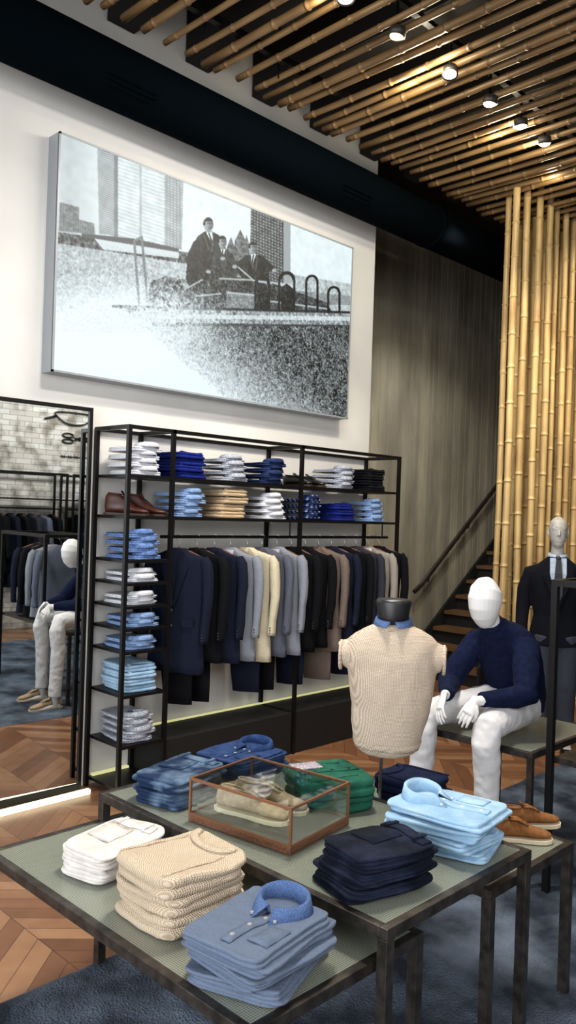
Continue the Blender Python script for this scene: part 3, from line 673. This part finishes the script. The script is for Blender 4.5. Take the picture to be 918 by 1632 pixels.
def pileT(mk,n,x,y,z,rot,h,k=1,jr=.04,off=.009,rots=None):
    for i in range(n):
        t=mk(i); r=rot+(rots[i] if rots else rnd.uniform(-jr,jr)); t.scale=(k,k,k)
        place(t,x+rnd.uniform(-off,off),y+rnd.uniform(-off,off),z+.001+i*(h+.003)*k,r)
gx,gy_=on(408,1545,Z1)
pileT(lambda i:folded_shirt(F_['chambray'],'grey chambray button down shirt, %s of the pile at the front table corner'%od(i,3),w=.24,d=.29,h=.034,seed=40+i,hi=True,flat=1.25 if i==2 else .8,cmat=F_['denimcollar'] if i==2 else None,bm=btn,amp=.009),3,gx,gy_,Z1,-PI/2+.12,.034,K1,rots=[.26,-.10,0],off=.012)
cx_,cy_=on(280,1450,Z1)
pileT(lambda i:folded_sweater(F_['cream'],'cream moss stitch sweater, %s of the pile on the front table'%od(i,3),w=.26,d=.28,h=.048,seed=50+i,hi=True,amp=.011),3,cx_,cy_,Z1,-PI/2-.05,.048,K1,jr=.07,off=.012)
wx,wy=on(180,1378,Z1)
pileT(lambda i:folded_jeans(F_['whitejean'],'white folded jeans, %s of the pair behind the cream sweaters'%od(i,2),w=.2,d=.27,h=.040,seed=60+i,hi=True,stitch=F_['tan']),2,wx,wy,Z1,-PI/2+.2,.040,K1)
jx,jy=on(283,1268,Z2)
pileT(lambda i:folded_jeans(F_['jean'],'washed blue jeans, %s of the pair behind the glass case'%od(i,2),w=.2,d=.28,h=.042,seed=70+i,hi=True),2,jx+.02,jy+.01,Z2,-PI/2+.25,.042,K2)
pileT(lambda i:folded_shirt(F_['denim'],'blue denim shirt, %s of the pile at the far table end'%od(i,2),w=.23,d=.27,h=.034,seed=80+i,hi=True,flat=1.0),2,2.33,2.50,Z2,-PI/2+.1,.034,K2)
ex,ey=on(600,1408,Z2)
pileT(lambda i:folded_jeans(F_['darkjean'],'dark indigo jeans, %s of the pile at the middle table corner'%od(i,3),w=.21,d=.27,h=.034,seed=90+i,hi=True),3,ex,ey+.01,Z2,-.2-PI/2,.034,K2,jr=.08)
lx,ly=on(712,1345,Z2)
pileT(lambda i:folded_shirt(F_['lightblue'],'light blue shirt, %s of the pile at the right table edge'%od(i,4),w=.23,d=.29,h=.027,seed=100+i,hi=True,flat=1.25 if i==3 else .8,bm=F_['white'],amp=.009,layers=3),4,lx,ly,Z2,.12,.027,K2,rots=[.16,-.14,.12,0],off=.013)
kx,ky=2.31,1.99
t=folded_sweater(F_['green'],'green folded sweater under the green cardigan on the middle table',w=.26,d=.29,h=.055,seed=111,hi=True,neck=False); place(t,kx,ky+.02,Z2+.001,-PI/2-.3)
t=folded_sweater(F_['green'],'green folded cardigan on the middle table behind the glass case',w=.27,d=.29,h=.06,seed=110,hi=True,name='folded_cardigan',neck=False,cat='cardigan'); place(t,kx,ky+.02,Z2+.062,-PI/2-.4)
strip(MB(),-.008,.016,[-.12+.24*k/10 for k in range(11)],.06,110,.006,.001).build('button_band',F_['green'],t,smooth=True,solid=.004)
for k in range(3): MB().cyl((.004,.08-.07*k,.063),.006,.004,12).build('button',btnd,t)
strip(MB(),-.105,-.03,[-.12+.11*k/5 for k in range(6)],.06,110,.006,.002).build('patterned_lining',fab('white_dotted_cotton',(224,224,224),(150,140,150),kind='voro',scale=90,lo=.2,hi=.4),t,smooth=True,solid=.004)
pileT(lambda i:folded_sweater(F_['navywool'],'navy folded sweater, %s of the pair beside the knitted bust'%od(i,2),w=.24,d=.27,h=.055,seed=120+i,hi=True),2,2.80,1.97,Z3,.1,.055)
s1=shoe(browns,'tan suede lace up shoe, front one on the low right table',solem,group='tan suede shoes',lc=browns); s1.scale=(.95,.9,.92)
p=on(822,1338,Z3); place(s1,p[0],p[1],Z3+.001,.72)
p=on(848,1322,Z3); copy_thing(s1,(p[0]+.02,p[1]+.03,Z3+.001),.95,'tan suede lace up shoe, rear one on the low right table')
# glass case
cc=(2.008,2.018); cw,cdp,chh=.345,.443,.150
case=thing('glass_display_case','glass display case with bronze wooden frame holding beige suede shoes','display case',(cc[0],cc[1],Z2+.001),math.radians(7.7))
MB().box((0,0,.011),(cw,cdp,.022)).build('wooden_base',wood,case,bevel=.002)
MB().box((0,0,.0245),(cw-.02,cdp-.02,.005)).build('base_mat',M('grey_felt',(76,72,64),.95),case)
e=.008
for sx_ in (-1,1):
    for sy in (-1,1): MB().box((sx_*(cw/2-e/2),sy*(cdp/2-e/2),.022+(chh-.022)/2),(e,e,chh-.022)).build('frame_post',copper,case)
for z in (.026,chh-e/2):
    for s in (-1,1):
        MB().box((0,s*(cdp/2-e/2),z),(cw-2*e,e,e)).build('frame_rail',copper,case); MB().box((s*(cw/2-e/2),0,z),(e,cdp-2*e,e)).build('frame_rail',copper,case)
hz=chh-e-.03
for s in (-1,1):
    MB().box((0,s*(cdp/2-e/2),.03+hz/2),(cw-2*e,.0015,hz)).build('glass_pane',glass,case); MB().box((s*(cw/2-e/2),0,.03+hz/2),(.0015,cdp-2*e,hz)).build('glass_pane',glass,case)
MB().box((0,0,chh-.002),(cw-2*e,cdp-2*e,.0015)).build('glass_lid',glass,case)
s1=shoe(suede,'beige suede lace up shoe inside the glass case, nearer the front left',solem,group='beige suede shoes'); place(s1,1.955,2.05,Z2+.0285,.28)
copy_thing(s1,(2.06,2.07,Z2+.0285),.38,'beige suede lace up shoe inside the glass case, farther back')
# ---------------- bust -----------------
bu=thing('bust_form','headless bust form in a cream waffle knit vest on a thin rod','bust form',(2.60,1.99,Z3+.001),A-PI/2-.15)
MB().cyl((0,0,0),.08,.008,28).build('stand_base',black,bu)
MB().cyl((0,0,.008),.007,.30,10).build('stand_rod',M('rod_chrome',(140,140,140),.3,1),bu)
b0=.262; ox=.03
zz=[b0,b0+.010,b0+.04,b0+.094,b0+.16,b0+.22,b0+.30,b0+.355,b0+.395,b0+.428,b0+.452,b0+.472,b0+.488]
ra=[(.108,.086),(.122,.096),(.132,.103),(.144,.110),(.155,.116),(.164,.120),(.174,.118),(.181,.110),(.182,.098),(.174,.084),(.150,.072),(.110,.062),(.068,.054)]
mb=MB().loft([(ox+(-.010 if i<4 else 0),-.012*math.sin(PI*i/12),z) for i,z in enumerate(zz)],ra,side=V((1,0,0)),n=44,cap=.1,pw=.90)
for s in (-1,1): mb.loft([(ox+s*.12,0,b0+.372),(ox+s*.176,0,b0+.366),(ox+s*.204,0,b0+.358)],[(.056,.070),(.056,.064),(.052,.056)],side=V((0,0,1)),n=24,cap=.05)
mb.wob(.004,9); mb.build('knitted_vest',F_['creamvest'],bu,remesh=.006,sm=5,wr=(.008,.07))
MB().loft([(ox-.010,0,b0+.004),(ox-.010,0,b0+.034)],[(.127,.100),(.137,.108)],side=V((1,0,0)),n=44,cap=0,pw=.90).build('ribbed_hem',F_['creamvest'],bu,smooth=True)
for s in (-1,1):
    MB().tube([(ox+s*.203,.058*math.cos(q),b0+.358+.054*math.sin(q)) for q in [2*PI*k/24 for k in range(25)]],.007,6).build('armhole_rib',F_['creamvest'],bu,smooth=True)
mb=MB(); mb.loft([(ox,0,b0+.470),(ox,0,b0+.492)],[(.086,.070),(.070,.061)],side=V((1,0,0)),n=28,cap=0); mb.build('ribbed_neckline',F_['creamvest'],bu,smooth=True)
MB().loft([(ox,0,b0+.46),(ox,.003,b0+.52),(ox,.004,b0+.578),(ox,.004,b0+.588)],[(.054,.054),(.060,.060),(.071,.071),(.068,.068)],n=32,cap=.02).build('neck_block',M('black_cap',(20,20,24),.4),bu,smooth=True)
collar(MB(),ox,0,b0+.484,a=.064,b=.060,hs=.036,drop=.034,tip=.028).build('shirt_collar',F_['denimcollar'],bu,smooth=True,solid=.003)
# ---------------- bench & rack -----------------
table('low black steel bench with grey top under the seated mannequin',3.56,4.30,1.84,2.44,.66,.028,'display_bench',cat='bench')
rk=thing('garment_rack','black steel garment rack with a shelf beside the seated mannequin','garment rack',(3.60,.75,0)); o0=(3.60,.75,0)
for x in (3.62,4.10):
    for y in (.77,1.78): loc(MB().box((x,y,.74),(.03,.03,1.48)),o0).build('post',black,rk)
for x in (3.62,4.10): loc(MB().span((x-.015,.785,1.45),(x+.015,1.765,1.48)),o0).build('top_rail',black,rk)
for y in (.77,1.78): loc(MB().span((3.635,y-.015,1.45),(4.085,y+.015,1.48)),o0).build('top_rail',black,rk)
loc(MB().span((3.635,.785,.62),(4.085,1.765,.65)),o0).build('shelf',steel,rk)
loc(MB().tube([(3.86,.785,1.44),(3.86,1.765,1.44)],.011),o0).build('hanging_rail',black,rk)
for i,(mt,c,wh) in enumerate(((gb,'blue grey','nearest the seated mannequin'),(lg,'pale grey','second from the seated mannequin'),(bk,'black','third from the seated mannequin'),(nv,'navy','farthest from the seated mannequin'))):
    jacket(mt,'%s jacket on the garment rack, %s'%(c,wh),(3.86,1.60-.17*i,1.44),PI/2+.1,.70,None,'jackets on the garment rack',30+i,shirt=F_['white'] if i<2 else None)
# ---------------- mannequins -----------------
def hand(mb,w_,d,nrm,side,s=1,curl=.6,spread=.35):
    d=V(d).normalized(); nrm=V(nrm); nrm=(nrm-d*nrm.dot(d)).normalized(); lat=d.cross(nrm).normalized()*side
    w_=V(w_); p=w_+d*.085*s
    mb.loft([w_-d*.02*s,w_+d*.015*s,w_+d*.05*s,p],[(.023*s,.017*s),(.025*s,.016*s),(.036*s,.014*s),(.036*s,.012*s)],side=lat,n=12)
    for k,(o,L) in enumerate(((.029,.074),(.0098,.084),(-.0095,.078),(-.028,.060))):
        b=p+lat*o*s-d*.012*s; pts=[b]
        for q,f in enumerate((.42,.33,.25)):
            a=curl*(.5+.55*q)+.05*k; v=d*math.cos(a)+nrm*math.sin(a)+lat*(o*spread/.03*.1); pts.append(pts[-1]+v*L*f*1.1*s)
        mb.loft(pts,[.0086*s,.0082*s,.0076*s,.0064*s],side=lat,n=8,cap=.8)
    b=w_+d*.025*s+lat*.022*s; u=(d*.7+lat*.6+nrm*.2)*.034*s; pts=[b,b+u,b+u+(d*.92+lat*.15+nrm*.35)*.03*s,b+u+(d*.97+nrm*.5)*.052*s]
    mb.loft(pts,[.013*s,.011*s,.0095*s,.0075*s],side=nrm,n=8,cap=.8)
se=thing('seated_mannequin','white egg headed mannequin in navy sweater and white trousers sitting on the steel bench','mannequin',(3.95,2.19,0))
mb=MB()
mb.loft([(-.240,0,1.215),(-.250,0,1.235),(-.262,0,1.265),(-.268,0,1.30),(-.266,0,1.345),(-.256,0,1.39),(-.242,0,1.42),(-.228,0,1.437)],[(.04,.042),(.052,.058),(.066,.078),(.076,.09),(.082,.1),(.076,.094),(.055,.07),(.03,.035)],side=V((0,1,0)),n=24,cap=.4)
mb.loft([(-.06,0,1.10),(-.13,0,1.15),(-.185,0,1.20),(-.220,0,1.27)],[(.045,.045),(.046,.046),(.045,.046),(.043,.045)],n=16)
mb.loft([(.04,0,.76),(.03,0,.9),(.0,0,1.0),(-.05,0,1.08)],[(.12,.08),(.11,.07),(.11,.07),(.09,.045)],n=20)
LEG={}; ARM={}
for s in (-1,1):
    sh_=V((-.105,s*.148,1.10)); el=V((-.225,s*.222,.885)); wr=V((-.465 if s<0 else -.49,(-.085 if s<0 else .075),.868)); ARM[s]=(sh_,el,wr)
    mb.loft([V((-.07,s*.06,1.06)),sh_,sh_.lerp(el,.5),el,el.lerp(wr,.5),wr],[.036,.042,.04,.036,.032,.023],n=12)
    hand(mb,wr+V((-.01,0,.004)),((-.55,-.10,-.72) if s>0 else (-.62,.10,-.66)),(.75,-s*.45,-.3),-s if s<0 else -1,.9,.5)
    hp=V((.0,s*.085,.775)); kn=V((-.45,(-.15 if s<0 else .2),.755)); an=V((-.44 if s<0 else -.50,(-.15 if s<0 else .24),.10)); LEG[s]=(hp,kn,an)
    mb.loft([hp,hp.lerp(kn,.5),kn,kn.lerp(an,.4),an],[.072,.060,.048,.044,.033],n=14)
    mb.loft([an+V((.04,0,-.06)),an+V((-.05,0,-.062)),an+V((-.17,0,-.075))],[(.032,.03),(.036,.03),(.035,.016)],n=12)
    mb.loft([an+V((0,0,.02)),an+V((-.0,0,-.06))],[.034,.036],n=12)
mb.build('mannequin_body',mann,se,remesh=.004,sm=3)
mb=MB()
mb.loft([(.06,0,.745),(.065,0,.80),(.050,0,.90),(.015,0,1.0),(-.035,0,1.075),(-.090,0,1.13),(-.145,0,1.172),(-.185,0,1.212)],[(.165,.128),(.175,.135),(.168,.13),(.174,.135),(.182,.130),(.168,.110),(.112,.082),(.063,.060)],n=28,cap=.1)
for s in (-1,1):
    sh_,el,wr=ARM[s]; w2=wr+V((.03,s*.008,.003))
    mb.loft([V((-.05,s*.06,1.06)),sh_+V((.01,0,-.005)),sh_.lerp(el,.5),el,el.lerp(w2,.25),el.lerp(w2,.6),w2],[.068,.072,.067,.064,.057,.047,.036],n=18,cap=.2)
mb.build('navy_sweater',F_['navywool'],se,remesh=.008,sm=7,wr=(.013,.07))
mb=MB(); mb.loft([(-.166,0,1.192),(-.192,0,1.226)],[(.068,.066),(.056,.055)],n=24,cap=0); mb.build('ribbed_neckline',F_['navywool'],se,smooth=True)
mb=MB()
trm=fab('white_trouser_cotton',(220,218,219),(212,210,211),scale=8,bump=.4,bscale=14,bd=.018)
mb.loft([(.09,0,.745),(.0,0,.765),(-.08,0,.78)],[(.155,.078),(.165,.092),(.14,.085)],n=24)
for s in (-1,1):
    hp,kn,an=LEG[s]
    mb.loft([hp+V((.02,0,0)),hp.lerp(kn,.35),hp.lerp(kn,.7)+V((0,0,.004)),kn+V((-.008,0,-.005)),kn.lerp(an,.12)+V((-.02,0,0)),kn.lerp(an,.35),kn.lerp(an,.65),an.lerp(kn,.03)],[.096,.086,.078,.072,.069,.063,.056,.054],n=18,cap=.2)
mb.build('white_trousers',trm,se,remesh=.007,sm=4,wr=(.010,.055))
for s in (-1,1):
    hp,kn,an=LEG[s]; ss=shoe(suede,None,solem)
    for q in [k for k in bpy.data.objects if k.parent==ss]: q.parent=se; q.location=(an.x-.075,an.y,.022); q.rotation_euler=(0,0,-PI/2)
    bpy.data.objects.remove(ss)
st=thing('standing_mannequin','mannequin with printed head in dark suit and tie before the bamboo screen','mannequin',(5.97,2.93,0),-PI/4-.25)
mb=MB(); X1=V((1,0,0))
hm=M('printed_newspaper_skin',(172,168,162),.5,col2=(136,133,130),scale=70,st=(1,1,2.5),lo=.5,hi=.62)
hk_=.9
def hs(v): return V((v[0]*hk_,v[1]*hk_,1.55+(v[2]-1.55)*.97))
mb.loft([hs(p) for p in [(0,-.02,1.555),(0,-.03,1.575),(0,-.022,1.61),(0,-.01,1.66),(0,-.002,1.71),(0,.004,1.755),(0,.006,1.785),(0,.006,1.798)]],[(a*hk_,b*hk_) for a,b in [(.03,.035),(.045,.06),(.062,.082),(.072,.094),(.077,.1),(.07,.09),(.045,.06),(.02,.03)]],side=X1,n=24,cap=.3)
mb.loft([hs(p) for p in [(0,-.098,1.69),(0,-.114,1.655),(0,-.100,1.64)]],[(.007,.007),(.011,.010),(.008,.007)],side=X1,n=8)
for s in (-1,1):
    mb.loft([hs(p) for p in [(s*.076,.01,1.64),(s*.082,.012,1.665),(s*.079,.016,1.695)]],[.007,.010,.007],n=8)
    mb.loft([hs(p) for p in [(s*.018,-.090,1.703),(s*.05,-.078,1.706)]],[.009,.007],n=8)
mb.loft([hs(p) for p in [(-.02,-.093,1.608),(.02,-.093,1.608)]],[.006,.006],n=8)
mb.loft([(0,.01,1.44),(0,.005,1.52),(0,-.005,1.6)],[.058,.049,.046],n=16)
mb.loft([(0,0,.9),(0,0,1.05),(0,0,1.25),(0,0,1.40)],[(.14,.09),(.125,.08),(.15,.085),(.13,.06)],side=X1,n=20)
for s in (-1,1):
    P=[V((s*.10,0,1.39)),V((s*.18,0,1.36)),V((s*.215,.01,1.22)),V((s*.235,.0,1.08)),V((s*.24,-.03,.94)),V((s*.24,-.06,.83))]
    mb.loft(P,[.042,.045,.041,.036,.032,.024],n=12); hand(mb,P[-1],(0,-.15,-1),(-s,-.2,0),1 if s>0 else -1,1,.35)
    mb.loft([(s*.085,0,.92),(s*.09,0,.7),(s*.09,-.01,.5),(s*.095,.01,.3),(s*.1,.02,.09)],[.085,.075,.056,.055,.036],side=X1,n=14)
    mb.loft([(s*.1,.04,.045),(s*.1,-.04,.045),(s*.105,-.15,.035)],[(.032,.035),(.036,.035),(.033,.018)],side=X1,n=12)
mb.build('mannequin_body',hm,st,remesh=.0055,sm=2)
suit=jm('suit_dark',(20,22,29))
mb=MB(); mb.loft([(0,0,.80),(0,0,.9),(0,0,1.03),(0,0,1.2),(0,0,1.32),(0,.005,1.395),(0,.01,1.445),(0,.015,1.485)],[(.195,.13),(.19,.125),(.168,.113),(.188,.125),(.2,.122),(.178,.10),(.115,.076),(.066,.058)],side=X1,n=28,cap=.05)
for s in (-1,1): mb.loft([V((s*.11,0,1.37)),V((s*.19,0,1.35)),V((s*.232,.01,1.22)),V((s*.248,.0,1.08)),V((s*.252,-.03,.95)),V((s*.248,-.052,.87))],[.06,.064,.058,.052,.046,.043],n=16,cap=.1)
mb.wob(.006,9,4); mb.build('suit_jacket',suit,st,remesh=.009,sm=4)
mb=MB()
for s in (-1,1): mb.loft([(s*.075,0,.88),(s*.09,0,.7),(s*.092,-.01,.5),(s*.095,.005,.3),(s*.1,.015,.08)],[(.105,.12),(.092,.1),(.078,.082),(.07,.074),(.066,.07)],side=X1,n=16,cap=.1)
mb.loft([(0,0,.82),(0,0,.95)],[(.16,.12),(.165,.115)],side=X1,n=20); mb.wob(.006,9,4); mb.build('suit_trousers',jm('suit_grey',(62,66,76)),st,remesh=.009,sm=3)
MB().add([(-.06,-.092,1.475),(.06,-.092,1.475),(.062,-.132,1.36),(.0,-.150,1.13),(-.062,-.132,1.36)],[(0,1,2,4),(4,2,3)]).build('shirt_front',F_['paleshirt'],st,solid=.004)
MB().add([(-.018,-.130,1.47),(.018,-.130,1.47),(-.026,-.158,1.36),(.026,-.158,1.36),(.034,-.166,1.2),(-.034,-.166,1.2),(0,-.166,1.12)],[(0,1,3,2),(2,3,4,5),(5,4,6)]).build('necktie',M('tie_silk',(20,21,28),.6),st,solid=.010)
MB().ball((0,-.126,1.472),(.020,.014,.018),12).build('tie_knot',bpy.data.materials['tie_silk'],st,smooth=True)
for s in (-1,1): MB().add([(s*.06,-.090,1.485),(s*.115,-.104,1.42),(s*.110,-.134,1.34),(s*.0,-.172,1.08),(s*.0,-.166,1.10),(s*.060,-.140,1.34)],[(0,1,2,5),(5,2,3,4)]).build('lapel',suit,st,solid=.006)
MB().add([(.10,-.138,1.305),(.14,-.125,1.305),(.13,-.129,1.335),(.11,-.136,1.325)],[(0,1,2,3)]).build('pocket_square',F_['white'],st,solid=.005)
collar(MB(),0,0,1.478,a=.062,b=.06,hs=.035,drop=.03,tip=.015).build('shirt_collar',F_['paleshirt'],st,smooth=True,solid=.003)
for s in (-1,1):
    ss=shoe(blackl,None,sold,lc=blackl)
    for q in [k for k in bpy.data.objects if k.parent==ss]: q.parent=st; q.location=(s*.1,-.045,0)
    bpy.data.objects.remove(ss)
# ---------------- stairs -----------------
sc=thing('staircase','dark staircase with wooden treads climbing along the concrete wall','staircase',(7.45,4.45,0)); o0=(7.45,4.45,0)
tw=M('stair_oak',(92,68,44),.5)
for k in range(16):
    x=7.45+.2225*k; z=.17*(k+1)
    loc(MB().span((x-.03,4.47,z-.04),(x+.24,5.34,z)),o0).build('tread',tw,sc)
    loc(MB().span((x,4.47,z-.17),(x+.015,5.34,z-.04)),o0).build('riser',blackw,sc)
for y in (4.44,5.345):
    mb=MB(); x0,x1=7.40,7.45+.2225*16; vs=[(x0,y,0),(x1,y,.17*16-.15),(x1,y,.17*16+.12),(x0,y,.22)]
    vs=[(a,b+q,c) for q in (0,.03) for a,b,c in vs]
    loc(mb.add(vs,[(0,1,2,3),(4,5,6,7),(0,1,5,4),(1,2,6,5),(2,3,7,6),(3,0,4,7)]),o0).build('stringer',blackw,sc)
hr=thing('handrail','dark handrail sloping up the concrete wall above the stairs','handrail',(7.5,5.3,1.0)); o0=(7.5,5.3,1.0)
loc(MB().loft([(7.42,5.30,.93),(7.55,5.30,1.0),(10.6,5.30,3.32)],[(.02,.03)]*3,n=8,side=V((0,1,0)),cap=0),o0).build('rail',M('dark_rail',(36,27,23),.5),hr)
for k in range(4):
    x=7.7+.8*k; z=1.0+(x-7.55)*.7607; loc(MB().tube([(x,5.30,z-.02),(x,5.31,z-.08),(x,5.392,z-.08)],.008),o0).build('bracket',black,hr)
# ---------------- opposite side seen in the mirror -----------------
def wall_rack(x0,x1,side,cols):
    t=thing('garment_rack','black steel rack of dark suits on the brick wall opposite the mirror, %s one'%side,'garment rack',(x0,-2.1,0)); o0=(x0,-2.1,0)
    for x in (x0,x1):
        for y in (-2.12,-1.72): loc(MB().box((x,y,1.1),(.03,.03,2.2)),o0).build('post',black,t)
    for y in (-2.12,-1.72): loc(MB().span((x0+.015,y-.014,2.17),(x1-.015,y+.014,2.2)),o0).build('top_rail',black,t)
    loc(MB().span((x0+.015,-2.12,1.82),(x1-.015,-1.71,1.84)),o0).build('shelf',black,t)
    loc(MB().tube([(x0,-1.9,1.7),(x1,-1.9,1.7)],.011),o0).build('hanging_rail',black,t)
    n=len(cols)
    for i,(mt,c) in enumerate(cols):
        jacket(mt,'%s suit jacket, %s from the stairs side on the %s brick wall rack'%(c,['sixth','fifth','fourth','third','second','first'][i+6-n],side),(x0+.16+(x1-x0-.3)*i/(n-1),-1.9,1.7),PI-.15+rnd.uniform(-.05,.05),.8,mt,'dark suits seen in the mirror',60+i)
wall_rack(4.45,5.5,'near',[(bk,'black'),(nv,'navy'),(bk,'black'),(dg,'dark grey'),(gb,'grey blue'),(bk,'black')])
wall_rack(5.6,6.65,'far',[(bk,'black'),(bk,'black'),(dg,'dark grey'),(nv,'navy'),(lg,'light grey'),(bk,'black')])
for i in range(3):
    t=folded_shirt(F_['white'],'white folded shirt, %s of the pile on the rack opposite the mirror'%od(i,3),seed=5); place(t,5.9,-1.93,1.841+i*.046,0)
hk=thing('coiled_whip','coiled black leather whip hanging on the white brick wall','whip',(5.8,-2.185,3.05))
pts=[(.3*math.cos(a)*(1+.1*math.sin(3*a)),.0+.004*k/8,.09*math.sin(a)+.02*math.cos(2*a)) for k,a in enumerate([2*PI*q/20 for q in range(44)])]
MB().tube(pts,.009,6).build('lash',blackl,hk,smooth=True); MB().loft([(-.28,.01,0),(-.46,.012,-.06)],[.016,.013],n=8).build('handle',blackl,hk,smooth=True)
sc_=thing('shears','large black shears hanging on the white brick wall below the whip','shears',(5.85,-2.185,2.74))
for s in (-1,1):
    MB().add([(-.06,s*.004,-.02*s),(.05,s*.004,.03*s),(.34,s*.004,s*.05),(.34,s*.004,s*.035),(.05,s*.004,-.015*s)],[(0,1,2,3,4)]).build('blade',blackl,sc_,solid=.008)
    MB().tube([(-.05-.09+.085*math.cos(q),0,-s*.042+.030*math.sin(q)) for q in [2*PI*k/16 for k in range(17)]],.012,6).build('finger_ring',blackl,sc_,smooth=True)
bw=thing('barbed_wire','short line of black barbed wire fixed on the white brick wall','wire',(5.9,-2.19,2.47))
MB().tube([(-.3,0,0),(.3,0,0)],.006,6).build('wire',blackl,bw)
for k in range(6):
    m_=MB()
    for a in (.6,-.6): m_.tube([(-.25+.1*k-.03*math.cos(a),0,-.03*math.sin(a)*1.3),(-.25+.1*k+.03*math.cos(a),0,.03*math.sin(a)*1.3)],.005,5)
    m_.build('barb',blackl,bw)
# ---------------- lights -----------------
def area(name,loc_,tgt_,sx_,sy_,e,col):
    l=bpy.data.lights.new(name,'AREA'); l.shape='RECTANGLE'; l.size=sx_; l.size_y=sy_; l.energy=e; l.color=col
    o=bpy.data.objects.new(name,l); C.objects.link(o); o.location=loc_; o.rotation_euler=(V(tgt_)-V(loc_)).to_track_quat('-Z','Y').to_euler(); return o
area('window_daylight',(-2.9,1.0,1.9),(3,2.0,1.4),5,3,300,(.92,.96,1))
area('shopfront_daylight',(1.0,-1.9,3.2),(2.8,2.9,1.4),3.5,1.6,120,(.95,.97,1))
area('table_fill',(2.5,2.3,4.1),(1.9,1.7,.8),.4,.4,95,(1,.96,.9))  # unseen fill light added above the tables, no fixture
area('brick_wall_fill',(5.6,-.4,4.0),(5.6,-2.2,1.8),1.6,.4,75,(1,.98,.95))  # added area light that brightens the brick seen in the mirror
area('white_wall_fill',(3.9,2.9,4.2),(4.1,4.47,1.2),2.2,.2,45,(1,.96,.9))  # extra unseen area light, put in to brighten the white wall
def spot(loc_,tgt_,e,deg,col=(1,.86,.64),r=.06):
    l=bpy.data.lights.new('spot','SPOT'); l.energy=e; l.spot_size=math.radians(deg); l.spot_blend=.9; l.color=col; l.shadow_soft_size=r
    o=bpy.data.objects.new('spot_lamp',l); C.objects.link(o); o.location=loc_; o.rotation_euler=(V(tgt_)-V(loc_)).to_track_quat('-Z','Y').to_euler()
spot((5.5,1.6,4.3),(6.9,3.4,2.4),240,60)
spot((6.6,2.2,4.4),(7.4,3.4,3.2),110,80)
spot((5.9,3.75,4.3),(7.6,5.4,2.0),300,64,(1,.96,.88),.12)
spot((6.9,4.1,4.3),(8.4,5.4,2.1),150,60,(1,.96,.88),.12)
wd=bpy.data.worlds.new('world'); S.world=wd; wd.use_nodes=True; wd.node_tree.nodes['Background'].inputs[0].default_value=(.88,.94,1,1); wd.node_tree.nodes['Background'].inputs[1].default_value=.8
S.view_settings.view_transform='Standard'; S.view_settings.exposure=.08
